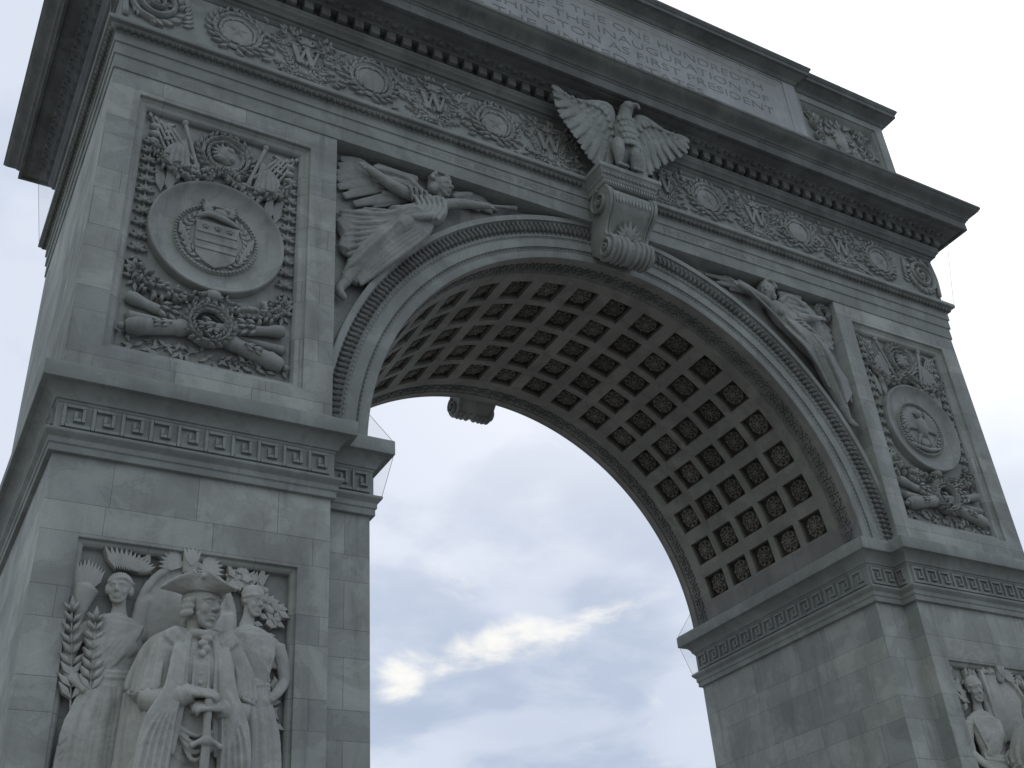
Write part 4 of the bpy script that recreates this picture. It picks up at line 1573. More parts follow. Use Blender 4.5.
wing('wing', [(-3.72, 13.98), (-3.95, 14.18), (-4.25, 14.22), (-4.55, 14.18)],
     [(-4.3, 13.62), (-4.55, 13.48), (-4.85, 13.40), (-5.02, 13.50), (-5.12, 13.65), (-5.14, 13.80), (-5.15, 13.94), (-5.12, 14.10), (-5.08, 14.27)],
     [((-3.8, 14.24), (-4.5, 14.28)), ((-3.85, 14.1), (-4.6, 14.05)), ((-3.8, 14.0), (-4.5, 13.86)), ((-3.8, 13.9), (-4.4, 13.74))], victory)
wing('wing', [(-3.15, 14.12), (-2.95, 14.24), (-2.8, 14.3)],
     [(-2.6, 14.1), (-2.35, 14.16), (-2.25, 14.24), (-2.3, 14.31), (-2.45, 14.37), (-2.62, 14.40)],
     [((-3.1, 14.22), (-2.75, 14.36)), ((-3.1, 14.15), (-2.65, 14.25))], victory, h0=.03, w=.06)
mb = MB(FV)
mb.tube([(-2.55, 14.12, .2), (-2.2, 14.25, .16), (-1.93, 14.34, .13)], [.02, .025, .05], seg=9)
obj('trumpet', mb, M_CARVE, victory)

# right-hand figure
mb = MB(FV)
head(mb, FV, (3.52, 14.21, .20), .38, -.75, pitch=.2, roll=-.1)
mb.ell((3.58, 14.27, .14), (.19, .19, .16))
mb.ell((3.70, 14.15, .14), (.10, .12, .11))
for k in range(46):
    a, b_ = rng.random() * 6.28, rng.random() * 1.5
    mb.ell((3.60 + .18 * math.cos(a) * math.cos(b_ * .5), 14.27 + .18 * abs(math.sin(a)), .14 + .15 * math.sin(b_)), (.04, .04, .04), nu=8, nv=6)
mb.tube([(3.62, 13.92, .16), (3.80, 13.68, .21), (4.02, 13.46, .21), (4.32, 13.22, .20)], [(.16, .14), (.25, .19), (.22, .17), (.26, .19)], seg=14)
mb.ell((3.66, 13.66, .33), (.09, .09, .08))
mb.ell((3.86, 13.80, .33), (.09, .09, .08))
mb.tube([(3.86, 13.84, .22), (4.10, 13.72, .27), (4.45, 13.78, .27), (4.74, 13.88, .24)], [.115, .10, .085, .06], seg=12)
hand(mb, (4.74, 13.88, .24), (.9, .35, .1), .18, .5)
mb.tube([(3.58, 13.88, .18), (3.34, 13.96, .22), (3.06, 14.08, .22), (2.84, 14.17, .2)], [.10, .085, .07, .05], seg=12)
hand(mb, (2.86, 14.16, .2), (-1, .3, 0), .16, .4)
mb.tube([(4.28, 13.24, .20), (4.38, 12.98, .30), (4.42, 12.78, .32)], [.22, .20, .17], seg=12)
mb.tube([(4.40, 12.85, .32), (4.58, 12.45, .25), (4.80, 12.02, .17), (4.95, 11.72, .13)], [(.18, .16), (.17, .14), (.12, .11), (.07, .07)], seg=12)
mb.tube([(4.45, 13.15, .14), (4.78, 12.72, .14), (5.02, 12.25, .11)], [(.22, .14), (.22, .13), (.14, .09)], seg=12)
mb.tube([(4.94, 11.74, .12), (5.03, 11.62, .14), (5.12, 11.60, .15)], [.07, .065, .045], seg=9)
victory_r = sculpt('victory_relief', mb, M_CARVE, arch, voxel=.014, smooth=1)
mb = MB(FV)
for k in range(8):
    f = k / 7
    mb.tube([(4.26 + .24 * f, 13.28 - .02 * f, .40 - .05 * f), (4.38 + .28 * f, 12.90 + .05 * f, .47 - .14 * f), (4.62 + .34 * f, 12.46 + .1 * f, .39 - .16 * f), (4.86 + .30 * f, 11.98 + .3 * f, .25 - .08 * f)], [.03, .05 + .015 * (k % 2), .052, .042], seg=8)
for k in range(5):
    f = k / 4
    mb.tube([(3.84 + .42 * f, 13.52 - .12 * f, .36), (4.0 + .36 * f, 13.56 - .22 * f, .40), (4.18 + .3 * f, 13.62 - .26 * f, .33)], [.018, .028, .02], seg=7)
for k in range(5):
    f = k / 4
    mb.tube([(3.72 + .1 * f, 13.55, .34), (3.95 + .12 * f, 13.22 + .1 * f, .39), (4.2 + .12 * f, 12.95 + .12 * f, .36)], [.03, .045, .03], seg=7)
mb.tube([(4.32, 13.34, .34), (4.46, 13.20, .40), (4.58, 13.26, .28)], [(.06, .05)], seg=9)
for k in range(7):
    f = k / 6
    mb.tube([(4.52 + .1 * f, 13.22 - .05 * f, .26), (4.78 + .12 * f, 12.92 - .12 * f, .24 - .04 * f), (4.98 + .08 * f, 12.62 - .10 * f, .22), (5.16 - .02 * f, 12.50 - .38 * f, .14)], [.03, .05, .045, .035], seg=8)
for k in range(6):
    f = k / 5
    mb.tube([(3.66 + .07 * f, 13.42 + .05 * f, .28), (3.98 + .08 * f, 13.02 + .08 * f, .36), (4.24 + .08 * f, 12.66 + .1 * f, .34), (4.52 + .08 * f, 12.22 + .12 * f, .26)], [.02, .032, .032, .025], seg=8)
sculpt('drapery', mb, M_CARVE, victory_r, voxel=.011, smooth=1)
wing('wing', [(3.86, 14.06), (4.05, 14.26), (4.3, 14.28), (4.5, 14.16)],
     [(4.55, 13.52), (4.8, 13.44), (4.98, 13.34), (5.12, 13.36), (5.16, 13.5), (5.17, 13.64), (5.17, 13.8), (4.85, 14.12), (4.7, 14.28)],
     [((3.9, 14.28), (4.5, 14.38)), ((3.95, 14.16), (4.6, 14.22)), ((3.95, 14.04), (4.6, 14.06)), ((4.0, 13.94), (4.6, 13.9))], victory_r)
wing('wing', [(3.3, 14.12), (3.1, 14.22), (2.9, 14.27)],
     [(2.75, 14.12), (2.45, 14.2), (2.2, 14.31), (2.35, 14.33), (2.55, 14.36)],
     [((3.2, 14.22), (2.7, 14.3))], victory_r, h0=.03, w=.055)
mb = MB(FV)
wreath(mb, (5.02, 14.16), .14, .09, n=14, T=.06, h=.14)
mb.tube([(5.0, 14.02, .14), (4.94, 13.92, .2)], [.03], seg=7)
obj('wreath', mb, M_CARVE, victory_r, ang=60)
mb = MB(FV)
mb.tube([(3.02, 14.05, .26), (3.45, 13.62, .30), (4.05, 13.06, .28)], [.025], seg=8)
obj('staff', mb, M_CARVE, victory_r)

# ---- reliefs behind the statues
YR = .17
FR = front(YR, .66)


def relief_woman(c, H, yaw, s, helm=False, F=FR):
    """draped standing figure; c = head centre (u, v, h); s = side on which the free arm hangs"""
    mb = MB(F)
    u, v, h = c
    head(mb, F, c, H, yaw, pitch=.12)
    k = H
    if helm:
        mb.ell((u, v + .25 * k, h - .03 * k), (.40 * k, .36 * k, .42 * k))
        mb.tube([(u - .38 * k, v + .12 * k, h + .12 * k), (u, v + .17 * k, h + .40 * k), (u + .38 * k, v + .12 * k, h + .12 * k)], [.05 * k], seg=8)
    else:
        mb.ell((u, v + .16 * k, h - .08 * k), (.39 * k, .37 * k, .40 * k))
        mb.tube([(u - .37 * k, v + .16 * k, h + .08 * k), (u, v + .26 * k, h + .36 * k), (u + .37 * k, v + .16 * k, h + .08 * k)], [(.035 * k, .07 * k)], seg=8)
        for q in (-1, 1):
            mb.ell((u + q * .33 * k, v - .06 * k, h - .02 * k), (.10 * k, .17 * k, .16 * k))
    # shoulders, chest, hips, skirt
    sv = v - 1.25 * k
    mb.tube([(u - .82 * k, sv - .12 * k, h - .12 * k), (u, sv + .16 * k, h - .05 * k), (u + .82 * k, sv - .12 * k, h - .12 * k)], [.25 * k, .34 * k, .25 * k], seg=12)
    mb.tube([(u, sv + .1 * k, h - .05 * k), (u, sv - .6 * k, h + .02 * k), (u, sv - 1.5 * k, h), (u, sv - 2.4 * k, h + .02 * k)], [(.75 * k, .42 * k), (.78 * k, .5 * k), (.62 * k, .42 * k), (.88 * k, .5 * k)], seg=16)
    for q in (-1, 1):
        mb.ell((u + q * .36 * k, sv - .60 * k, h + .36 * k), (.32 * k, .34 * k, .22 * k))
    mb.tube([(u, sv - 2.2 * k, h), (u, sv - 4.5 * k, h - .02), (u, 2.75, h)], [(.86 * k, .5 * k), (.95 * k, .5 * k), (1.05 * k, .5 * k)], seg=16)
    # free arm, bent at the elbow
    e = (u + s * 1.18 * k, sv - 1.25 * k, h - .05 * k)
    w = (u + s * .62 * k, sv - 1.95 * k, h + .42 * k)
    mb.tube([(u + s * .92 * k, sv - .1 * k, h - .08 * k), (u + s * 1.12 * k, sv - .7 * k, h - .08 * k), e], [.25 * k, .23 * k, .20 * k], seg=12)
    mb.tube([e, ((e[0] + w[0]) / 2, (e[1] + w[1]) / 2 - .05 * k, h + .25 * k), w], [.20 * k, .17 * k, .12 * k], seg=12)
    hand(mb, w, (-s * .8, -.3, .25), .55 * k, .5, side=s)
    # drapery folds
    for q in range(9):
        f = q / 8
        mb.tube([(u - s * (.78 - .5 * f) * k, sv + (.12 - .02 * f) * k, h + .14 * k), (u - s * (.50 - .62 * f) * k, sv - (.45 + .05 * f) * k, h + .46 * k), (u - s * (.1 - .5 * f) * k, sv - (1.05 - .15 * f) * k, h + .47 * k), (u + s * (.3 + .28 * f) * k, sv - (1.52 - .25 * f) * k, h + .30 * k)],
                [.05 * k, (.075 + .03 * (q % 2)) * k, .08 * k, .06 * k], seg=8)
    for q in range(5):
        f = q / 4
        mb.tube([(u + s * (.30 + .45 * f) * k, sv + .12 * k - .1 * f * k, h + .18 * k), (u + s * (.18 + .5 * f) * k, sv - .5 * k, h + .42 * k - .1 * f * k), (u + s * (.05 + .5 * f) * k, sv - 1.1 * k, h + .40 * k)], [.05 * k, .075 * k, .05 * k], seg=8)
    for q in range(4):
        mb.tube([(u - .68 * k, sv - (1.30 + .13 * q) * k, h + .14 * k), (u, sv - (1.42 + .13 * q) * k, h + (.46 + .03 * (q % 2)) * k), (u + .68 * k, sv - (1.28 + .14 * q) * k, h + .14 * k)], [.06 * k, .085 * k, .06 * k], seg=8)
    for q in range(11):
        f = -1 + q / 5
        j = rng.normal(0, .03)
        mb.tube([(u + f * .55 * k, sv - 1.6 * k, h + (.44 - .26 * f * f) * k), (u + (f * .80 + j) * k, sv - 2.4 * k, h + (.52 - .30 * f * f) * k), (u + (f * .92 + j + .1 * s) * k, sv - 3.8 * k, h + (.54 - .3 * f * f) * k), (u + (f * 1.0 + .15 * s) * k, 2.8, h + (.55 - .3 * f * f) * k)],
                [.07 * k, (.10 + .05 * (q % 2)) * k, (.13 + .04 * (q % 2)) * k, .15 * k], seg=9)
    return mb


for sg in (-1, 1):
    cx = sg * 6.88
    mb = MB(FR)
    # ground: garlanded screen between the figures, acanthus in the corners
    mb.ell((cx, 6.36, .00), (.55, .72, .20), nu=32, nv=16)
    mb.tube([(cx - .56, 6.2, .05), (cx - .50, 6.62, .12), (cx - .3, 6.92, .14), (cx, 7.05, .14), (cx + .3, 6.92, .14), (cx + .50, 6.62, .12), (cx + .56, 6.2, .05)], [.05], seg=9)
    mb.tube([(cx - .50, 5.7, .10), (cx - .52, 6.1, .14), (cx - .49, 6.5, .13), (cx - .42, 6.56, .1)], [(.075, .05)], seg=9)
    mb.tube([(cx + .50, 5.7, .10), (cx + .52, 6.1, .14), (cx + .49, 6.5, .13)], [(.075, .05)], seg=9)
    mb.box((cx - .55, 2.6, -.02), (cx + .55, 6.1, .06))
    gr = sculpt('relief_ground', mb, M_STATUE, arch, voxel=.016, smooth=1)
    mb = MB(FR)
    mb.tube([(cx - .02, 6.93, .16), (cx - .02, 7.10, .22), (cx - .02, 7.2, .2)], [(.08, .06), (.09, .07), (.06, .05)], seg=12)
    for k in range(5):
        mb.leaf(cx - .02, 6.98, PI / 2 + (k - 2) * .22, .26, .08, .10, .20)
    for s2 in (-1, 1):
        for k in range(6):
            mb.leaf(cx + s2 * .1, 6.98, PI / 2 - s2 * (.55 + .22 * k), .30, .11, .09, .12)
        for k in range(9):
            mb.leaf(cx + s2 * (.42 + .05 * k), 6.86 + .03 * (k % 3), PI / 2 - s2 * rng.normal(.2, .5), .26, .10, .09, .05)
    obj('acanthus_leaf', mb, M_STATUE, gr, ang=60)
    # figure on the left of the panel, with a torch
    fl = sculpt('relief_figure', relief_woman((cx - .76, 6.64, .17) if sg < 0 else (6.10, 6.70, .20), .37 if sg < 0 else .42, -.35 if sg < 0 else -.15, -1, helm=sg > 0), M_STATUE, arch, voxel=.0105, smooth=2)
    mb = MB(FR)
    if sg < 0:
        mb.tube([(-8.02, 5.55, .12), (-8.03, 6.1, .12), (-8.02, 6.32, .13)], [.045, .045, .06], seg=10)
        mb.tube([(-8.02, 6.30, .13), (-8.01, 6.50, .14), (-7.99, 6.60, .14)], [.06, .12, .14], seg=14)
        for k in range(11):
            mb.leaf(-8.06 + .012 * k, 6.58, PI / 2 + (5 - k) * .09, .40 - .02 * abs(k - 5), .09, .10, .08 + .01 * (k % 3))
        obj('torch', mb, M_STATUE, fl, ang=60)
        mb = MB(FR)
        for k in range(13):
            a = PI / 2 + (4 - k) * .13
            mb.leaf(-7.70 + .02 * k, 6.84, a, .34 - .01 * k, .08, .10, .12)
        obj('plume', mb, M_STATUE, fl, ang=60)
        mb = MB(FR)
        spray(mb, (-7.98, 5.25), PI / 2 + .12, 1.05, 9, .24, .09, h=.22)
        spray(mb, (-7.82, 5.35), PI / 2 + .05, .85, 8, .22, .09, h=.30)
        spray(mb, (-7.95, 5.15), -PI / 2, .5, 5, .2, .08, h=.24)
        obj('laurel_spray', mb, M_STATUE, fl, ang=60)
    else:
        for k in range(26):
            mb.leaf(5.82 + rng.normal(0, .06), 6.74 + rng.normal(0, .13), rng.random() * 6.28, .17, .09, .08, .04)
        obj('laurel_spray', mb, M_STATUE, fl, ang=60)
        mb = MB(FR)
        mb.prism([(6.44, 5.9), (6.80, 5.9), (6.74, 6.98), (6.40, 7.02)], .0, .20)
        mb.prism([(6.40, 5.85), (6.47, 5.85), (6.42, 7.04), (6.36, 7.04)], .0, .24)
        for k in range(12):
            mb.leaf(6.4 + .03 * k, 7.0, PI / 2 + rng.normal(0, .6), .16, .08, .08, .16)
        obj('open_book', mb, M_STATUE, fl, bevel=.015)
    # figure on the right
    fr = sculpt('relief_figure', relief_woman((cx + .74, 6.67, .17), .36, .55, 1, helm=sg < 0), M_STATUE, arch, voxel=.0105, smooth=2)
    mb = MB(FR)
    for k in range(70):
        a = rng.random()
        q = (cx + .48 + .62 * a, 6.98 - .42 * a + rng.normal(0, .06))
        if k % 3:
            mb.leaf(q[0], q[1], rng.random() * 6.28, .17, .10, .09, .05 + .08 * rng.random())
        else:
            mb.ell((q[0], q[1], .12), (.05, .05, .05), nu=8, nv=5)
    for k in range(34):
        q = (cx + 1.0 + rng.normal(0, .05), 5.3 + 1.2 * rng.random())
        mb.leaf(q[0], q[1], rng.random() * 6.28, .16, .08, .07, .08)
    obj('laurel_spray', mb, M_STATUE, fr, ang=60)


# ------------------------------------------------------------------ the statues (free standing)
def statue(cu, tricorn, label):
    F = front(0)
    root = thing('statue', label, 'statue')
    mb = MB(F)
    X = lambda du, v, h: (cu + du, v, h)
    A, o = head(mb, F, X(.0, 6.29, .55), .52, .55, pitch=.10)
    # torso, coat and legs
    mb.tube([X(0, 5.98, .40), X(0, 5.62, .43), X(.0, 5.25, .42), X(.02, 4.9, .40)], [(.27, .19), (.35, .27), (.32, .26), (.37, .28)], seg=18)
    for s2 in (-1, 1):
        mb.ell(X(s2 * .33, 5.80, .37), (.19, .19, .19))
        mb.tube([X(s2 * .16, 5.0, .40), X(s2 * .18, 4.3, .42), X(s2 * .17, 3.7, .40), X(s2 * .17, 3.05, .38)], [(.24, .23), (.20, .21), (.15, .16), (.11, .12)], seg=14)
        mb.tube([X(s2 * .17, 2.93, .30), X(s2 * .19, 2.93, .50), X(s2 * .21, 2.92, .66)], [(.10, .08), (.11, .08), (.08, .055)], seg=10, ref=(0, 1, 0))
        # coat skirts
        mb.tube([X(s2 * .22, 5.05, .40), X(s2 * .32, 4.4, .38), X(s2 * .38, 3.7, .34)], [(.20, .22), (.22, .20), (.22, .16)], seg=12)
        # lapels and waistcoat edges
        mb.tube([X(s2 * .13, 5.98, .58), X(s2 * .20, 5.66, .69), X(s2 * .19, 5.2, .70), X(s2 * .24, 4.7, .68)], [(.04, .022), (.07, .022), (.055, .022), (.045, .022)], seg=12, sq=.5)
        mb.tube([X(s2 * .06, 5.85, .64), X(s2 * .08, 5.5, .71), X(s2 * .07, 5.1, .70)], [.016], seg=7)
    for k in range(7):
        mb.ell(X(.0, 5.72 - .1 * k, .705 - .012 * abs(k - 3)), (.022, .022, .018), nu=8, nv=6)
    for k in range(4):
        mb.tube([X(-.26 + .05 * k, 5.04 - .07 * k, .64), X(.0, 4.88 - .08 * k, .72), X(.26, 5.0 - .05 * k, .64)], [.025], seg=7)
    mb.tube([X(0, 5.1, .40), X(0, 4.5, .38), X(0, 3.8, .36)], [(.34, .20), (.34, .17), (.30, .12)], seg=20)
    for k in range(8):
        f = -1 + 2 * k / 7
        mb.tube([X(.22 * f, 5.02, .62 - .06 * f * f), X(.26 * f, 4.6, .56 - .06 * f * f), X(.32 * f, 3.8, .5)], [.03, .04, .045], seg=8)
    # stock and jabot
    mb.tube([X(-.10, 5.99, .56), X(.02, 5.95, .66), X(.13, 5.99, .56)], [.055], seg=10)
    for k in range(4):
        mb.ell(X(.02 + .02 * (-1) ** k, 5.90 - .055 * k, .685), (.065 - .008 * k, .04, .035))
    # viewer's-left arm, hand on top of the sword hilt
    mb.tube([X(-.36, 5.82, .38), X(-.46, 5.54, .40), X(-.47, 5.30, .46)], [.17, .155, .145], seg=24)
    mb.tube([X(-.47, 5.30, .46), X(-.30, 5.24, .62), X(-.10, 5.30, .75)], [.145, .13, .10], seg=24)
    mb.tube([X(-.26, 5.25, .65), X(-.17, 5.285, .715)], [.13, .12], seg=24)
    hand(mb, X(-.14, 5.31, .75), (.85, -.06, .16), .42, .5, side=1, up=(.1, .8, .6))
    # viewer's-right arm, lower hand
    mb.tube([X(.35, 5.82, .38), X(.47, 5.52, .40), X(.48, 5.24, .46)], [.17, .155, .145], seg=24)
    mb.tube([X(.48, 5.24, .46), X(.36, 5.14, .62), X(.20, 5.16, .76)], [.145, .13, .10], seg=24)
    mb.tube([X(.36, 5.14, .64), X(.28, 5.15, .72)], [.13, .12], seg=24)
    hand(mb, X(.26, 5.17, .76), (-.9, .0, .14), .42, .5, side=-1, up=(.0, .75, .66))
    body = sculpt('figure', mb, M_STATUE, root, voxel=.0095, smooth=1, rough=.008)
    # hair
    mb = MB(F)
    mb.map = lambda p: F(o + p @ A.T)
    mb.ell((0, .17, -.12), (.36, .36, .38))
    for s2 in (-1, 1):
        for k in range(3):
            mb.tube([(s2 * .33, .06 - .13 * k, .06), (s2 * .36, .05 - .13 * k, -.10), (s2 * .31, .05 - .13 * k, -.24)], [.065, .085, .06], seg=10)
        if not tricorn:
            mb.tube([(s2 * .06, .44, .2), (s2 * .26, .34, .12), (s2 * .33, .15, .06)], [.07, .08, .07], seg=9)
    mb.tube([(0, .1, -.42), (0, -.3, -.42), (0, -.6, -.40)], [.12, .10, .07], seg=10)
    sculpt('hair', mb, M_STATUE, root, voxel=.0115, smooth=1)
    if tricorn:
        mb = MB(F)
        mb.map = lambda p: F(o + p @ A.T)
        mb.ell((0, .36, -.07), (.40, .24, .43), nu=24, nv=12)
        n = 72
        V, Fc = [], []
        rows = []
        for t in (0.0, .35, .7, 1.0):
            for th in (0, 1):
                row = []
                for i in range(n):
                    a = 2 * PI * i / n
                    cn = math.cos(3 * (a - PI / 2))            # 1 at the three corners (one to the front)
                    w_ = (1 - cn) / 2
                    rr = .39 + t * (.50 - .40 * w_ ** .8)
                    yy = .245 + t * (.40 * w_ ** .8) + .02 * t
                    row.append((rr * math.cos(a), yy + (.05 if th else -.01), rr * math.sin(a) - .05))
                rows.append(row)
        order = [0, 2, 4, 6, 7, 5, 3, 1]
        V = [p for k in order for p in rows[k]]
        m = len(order)
        for j in range(m):
            for i in range(n):
                a, b = j * n + i, j * n + (i + 1) % n
                c_, d_ = ((j + 1) % m) * n + (i + 1) % n, ((j + 1) % m) * n + i
                Fc.append((a, b, c_, d_))
        mb.add(V, Fc)
        mb.ell((-.36, .52, .28), (.07, .07, .05))
        sculpt('hat', mb, M_STATUE, root, voxel=.010, smooth=2)
    # cape: shoulder cape over a long cape to the ground
    mb = MB(F)
    for s2 in (-1, 1):
        wd = 0.0 if s2 < 0 else .04
        ends = [(s2 * (.60 + wd), 5.44, .24), (s2 * (.61 + wd), 5.38, .36), (s2 * (.57 + wd), 5.34, .46), (s2 * (.49 + wd), 5.33, .56), (s2 * (.41 + wd), 5.33, .62), (s2 * (.54 + wd), 5.45, .12)]
        for k, e in enumerate(ends):
            mb.tube([X(s2 * .17, 6.00, .40), X(s2 * (.36 + .02 * (2 - k)), 5.88, .40 + .05 * (k - 1)), X(e[0] * .90, 5.6, e[2] * .95), X(*e)], [(.09, .07), (.12, .07), (.095, .05), (.075, .035)], seg=12, sq=.6)
        hem = [ends[-1]] + ends[:-1]
        mb.tube([X(*e) for e in hem], [(.025, .03)], seg=10, n=30, ref=(0, 1, 0))
        mb.tube([X(e[0] * 1.04, e[1] - .02, e[2] * 1.05) for e in hem], [(.018, .022)], seg=10, n=30, ref=(0, 1, 0))
        mb.tube([X(s2 * .16, 6.03, .52), X(s2 * .235, 5.70, .69), X(s2 * .285, 5.30, .75), X(s2 * .39, 4.85, .70), X(s2 * .43, 3.8, .64), X(s2 * .44, 2.95, .58)], [(.07, .03), (.08, .028), (.10, .03), (.17, .032), (.18, .04), (.20, .05)], seg=16, sq=.4, n=40)
        mb.tube([X(s2 * .10, 6.06, .38), X(s2 * .20, 6.00, .50), X(s2 * .19, 5.86, .62)], [(.06, .05), (.08, .05), (.05, .03)], seg=10)
        for k in range(6):
            f = k / 5
            mb.tube([X(s2 * (.40 + .22 * f), 5.40, .50 - .28 * f), X(s2 * (.40 + .22 * f), 4.8, .58 - .36 * f), X(s2 * (.42 + .22 * f), 3.9, .52 - .34 * f), X(s2 * (.42 + .22 * f), 2.9, .5 - .34 * f)], [.04, .065, .065, .075], seg=9)
        for k in range(5):
            g = k / 4
            mb.tube([X(s2 * (.22 + .10 * g), 5.2, .775 - .02 * g), X(s2 * (.26 + .26 * g), 4.75, .735), X(s2 * (.30 + .28 * g), 3.8, .68), X(s2 * (.30 + .3 * g), 2.95, .62)], [.010, .020, .022, .025], seg=8)
        for k in range(8):
            g = k / 7
            e = (s2 * (.40 + .20 * g), 5.36, .64 - .36 * g)
            mb.tube([X(s2 * .30, 5.90, .50 - .16 * g), X(e[0] * .92 + s2 * .02, 5.62, e[2] * .97 + .01), X(*e)], [.012, .022, .026], seg=8)
    mb.tube([X(0, 5.95, .22), X(0, 5.2, .16), X(0, 4.0, .10), X(0, 2.9, .06)], [(.40, .12), (.58, .14), (.62, .14), (.66, .14)], seg=20)
    # swag of the cape gathered over the viewer's-right forearm
    for k in range(6):
        f = k / 5
        mb.tube([X(.22 + .06 * f, 5.42 - .03 * f, .72 - .03 * f), X(.34 + .08 * f, 5.12 - .08 * f, .76 - .08 * f), X(.30 + .16 * f, 4.55, .66 - .1 * f), X(.26 + .2 * f, 3.5, .58 - .1 * f)], [.04, .055, .045, .04], seg=9)
    for k in range(4):
        mb.tube([X(-.30, 5.10 - .17 * k, .52), X(-.16, 4.90 - .20 * k, .57), X(.02, 4.86 - .20 * k, .56)], [.05, .07, .05], seg=12)
    cape = sculpt('cape', mb, M_STATUE, root, voxel=.0095, smooth=1, rough=.01)
    # sword
    mb = MB(F)
    mb.tube([X(.07, 5.22, .82), X(.07, 5.00, .81), X(.08, 4.82, .80)], [.05, .042, .045], seg=10)
    mb.tube([X(-.07, 4.76, .79), X(.0, 4.80, .80), X(.08, 4.81, .81), X(.16, 4.80, .80), X(.23, 4.76, .79)], [.035, .03, .055, .03, .035], seg=10)
    mb.tube([X(.08, 4.80, .80), X(.08, 3.9, .74), X(.08, 2.86, .70)], [(.05, .03), (.042, .028), (.03, .022)], seg=10)
    sculpt('sword', mb, M_STATUE, root, voxel=.010, smooth=1)
    return root


statue(-6.87, True, 'marble statue of a man in tricorn hat and cape, hands on a sword')
statue(6.78, False, 'marble statue of a bareheaded man in a long cape before the right pier')

# ------------------------------------------------------------------ eagle on the keystone
eagle = thing('eagle_statue', 'carved stone eagle with spread wings perched on the keystone', 'statue')
FE = front(0)
mb = MB(FE)
EX, EH = .03, .52
mb.tube([(EX + .02, 15.62, EH - .12), (EX + .05, 15.95, EH), (EX + .09, 16.35, EH + .06), (EX + .11, 16.62, EH + .04)], [(.12, .12), (.19, .19), (.22, .21), (.16, .16)], seg=16)
mb.tube([(EX + .11, 16.5, EH + .04), (EX + .14, 16.72, EH + .06), (EX + .17, 16.88, EH + .10)], [.19, .145, .13], seg=14)
mb.ell((EX + .18, 16.92, EH + .12), (.135, .125, .15))
mb.tube([(EX + .22, 16.94, EH + .22), (EX + .31, 16.93, EH + .27), (EX + .355, 16.85, EH + .28)], [(.065, .06), (.05, .045), (.02, .02)], seg=10)
mb.tube([(EX + .10, 16.98, EH + .20), (EX + .20, 17.01, EH + .22), (EX + .28, 16.98, EH + .22)], [.03], seg=8)
for s2 in (-1, 1):
    mb.tube([(EX + s2 * .13, 15.98, EH + .05), (EX + s2 * .17, 15.72, EH + .12), (EX + s2 * .16, 15.45, EH + .06)], [(.13, .14), (.11, .12), (.06, .06)], seg=12)
    for k in range(3):
        mb.tube([(EX + s2 * .16, 15.42, EH + .06), (EX + s2 * .16 + (k - 1) * .07, 15.36, EH + .15), (EX + s2 * .16 + (k - 1) * .09, 15.30, EH + .20)], [.045, .04, .025], seg=8)
for k in range(7):
    f = (k - 3) / 3
    mb.tube([(EX + .02 + .05 * f, 15.75, EH - .14), (EX + .08 + .14 * f, 15.52, EH - .16), (EX + .12 + .22 * f, 15.31, EH - .12)], [(.05, .03), (.06, .03), (.045, .02)], seg=8)
for r_ in range(5):
    for k in range(6):
        a = (k - 2.5) * .36 + (r_ % 2) * .18
        mb.tube([(EX + .08 + .21 * math.sin(a), 16.55 - .15 * r_, EH + .04 + .20 * math.cos(a)), (EX + .07 + .22 * math.sin(a), 16.45 - .15 * r_, EH + .06 + .20 * math.cos(a))], [.05, .03], seg=7)
ebody = sculpt('body', mb, M_TRIM, eagle, voxel=.012, smooth=1)


def eagle_wing(bone, tips, h0):
    mb = MB(FE)
    n = len(tips)
    C = catmull([(b[0], b[1], b[2]) for b in bone], 40)
    for k, t in enumerate(tips):
        f = k / (n - 1)
        b = C[int(f * 40)]
        mid = (b[0] * .5 + t[0] * .5, b[1] * .5 + t[1] * .5, (b[2] + t[2]) / 2 + .02)
        mb.tube([tuple(b), mid, t], [(.06, .05), (.10, .032), (.055, .016)], seg=10, sq=.8)
        q = tuple(b * .55 + np.array(t) * .45 + np.array([0, 0, .05]))
        mb.tube([tuple(b), q], [(.075, .05), (.04, .025)], seg=9)
        q = tuple(b * .78 + np.array(t) * .22 + np.array([0, 0, .085]))
        mb.tube([tuple(b), q], [(.07, .05), (.045, .025)], seg=9)
    for k in range(n - 1):
        t = tuple((np.array(tips[k]) + np.array(tips[k + 1])) / 2 * .97 + C[int((k + .5) / (n - 1) * 40)] * .03 - np.array([0, 0, .03]))
        b = C[int((k + .5) / (n - 1) * 40)]
        mb.tube([tuple(b), tuple((b + np.array(t)) / 2), t], [(.06, .04), (.10, .028), (.05, .014)], seg=8)
    mb.tube(bone, [(.10, .08), (.105, .08), (.09, .07), (.07, .055), (.05, .04)][:len(bone)], seg=12)
    return sculpt('wing', mb, M_TRIM, eagle, voxel=.012, smooth=1)


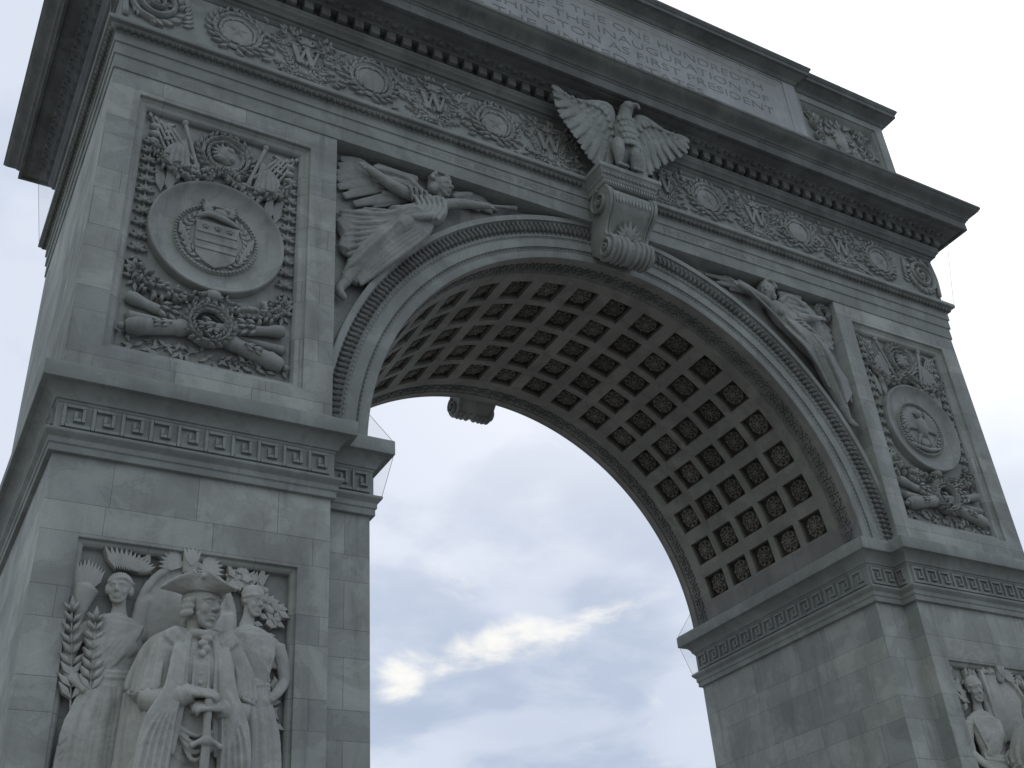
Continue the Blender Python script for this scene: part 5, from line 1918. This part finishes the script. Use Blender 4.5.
eagle_wing([(EX - .15, 16.40, .50), (EX - .17, 16.78, .56), (EX - .32, 16.86, .58), (EX - .75, 16.74, .56), (EX - 1.1, 16.72, .52)],
           [(EX - .28, 15.36, .40), (EX - .50, 15.38, .40), (EX - .68, 15.50, .42), (EX - .82, 15.66, .44), (EX - .97, 15.88, .46), (EX - 1.10, 16.05, .47), (EX - 1.24, 16.24, .48), (EX - 1.33, 16.48, .50), (EX - 1.36, 16.72, .52), (EX - 1.38, 16.92, .54)], .5)
eagle_wing([(EX + .30, 16.45, .50), (EX + .46, 16.80, .56), (EX + .62, 16.88, .58), (EX + 1.0, 16.80, .56), (EX + 1.3, 16.78, .52)],
           [(EX + .36, 15.38, .40), (EX + .52, 15.46, .40), (EX + .68, 15.66, .42), (EX + .86, 15.86, .44), (EX + 1.05, 16.02, .46), (EX + 1.24, 16.18, .47), (EX + 1.45, 16.36, .48), (EX + 1.62, 16.52, .50), (EX + 1.68, 16.66, .52), (EX + 1.70, 16.84, .54)], .5)

# ------------------------------------------------------------------ bird nets strung between the ledges
mn = bpy.data.materials.new('bird_netting')
mn.use_nodes = True
_t = mn.node_tree
_t.nodes.clear()
_o = nd(_t, 'ShaderNodeOutputMaterial')
_tr = nd(_t, 'ShaderNodeBsdfTransparent')
_df = nd(_t, 'ShaderNodeBsdfDiffuse')
_df.inputs['Color'].default_value = (0.28, 0.29, 0.31, 1)
_mx = nd(_t, 'ShaderNodeMixShader')
_mx.inputs[0].default_value = 0.12
_t.links.new(_tr.outputs[0], _mx.inputs[1])
_t.links.new(_df.outputs[0], _mx.inputs[2])
_t.links.new(_mx.outputs[0], _o.inputs[0])
mw = bpy.data.materials.new('net_cord')
mw.use_nodes = True
mw.node_tree.nodes['Principled BSDF'].inputs['Base Color'].default_value = (0.2, 0.2, 0.21, 1)


def net(P0, P1, label):
    """net between two rails given as equal length lists of points"""
    a, b = np.array(P0, float), np.array(P1, float)
    mid = (a + b) / 2
    root = thing('bird_net', label, 'net', 'bird nets on the ledges')
    rows = [a, b]
    V = [p for r in rows for p in r]
    n = len(a)
    mb = MB()
    mb.add(V, [(i, i + 1, n + i + 1, n + i) for i in range(n - 1)])
    o = raw('mesh_sheet', mb, mn)
    o.parent = root
    mb = MB()
    for i in (0, n - 1):
        mb.tube([a[i], b[i]], [.0035], seg=5, n=2)
    mb.tube(list(a), [.0035], seg=5)
    mb.tube(list(b), [.0035], seg=5)
    o = raw('cord', mb, mw)
    o.parent = root


def rail(x, y0, y1, z, n=9):
    return [(x, y0 + (y1 - y0) * i / n, z) for i in range(n + 1)]


pI = .255
net(rail(-R + .13, D1 - .1, D - D1 + .1, 8.41), rail(-R + pI, D1 - .22, D - D1 + .22, 9.0), 'fine bird net under the impost ledge on the left side of the opening')
net(rail(-R + pI, D1 - .22, D - D1 + .22, ZIT), rail(-RA + .02, D1 - .02, D - D1 + .02, 9.72), 'fine bird net above the impost ledge on the left side of the opening')
net(rail(R - .13, D - D1 + .1, D1 - .1, 8.41), rail(R - pI, D - D1 + .22, D1 - .22, 9.0), 'fine bird net under the impost ledge on the right side of the opening')
net(rail(R - pI, D - D1 + .22, D1 - .22, ZIT), rail(RA - .02, D - D1 + .02, D1 - .02, 9.72), 'fine bird net above the impost ledge on the right side of the opening')
net(rail(XO + .20, -.2, D + .2, 15.275), rail(XO + .44, -.44, D + .44, 17.09), 'fine bird net under the main cornice on the right end of the arch')
net(rail(-XO - .20, D + .2, -.2, 15.275), rail(-XO - .44, D + .44, -.44, 17.09), 'fine bird net under the main cornice on the left end of the arch')
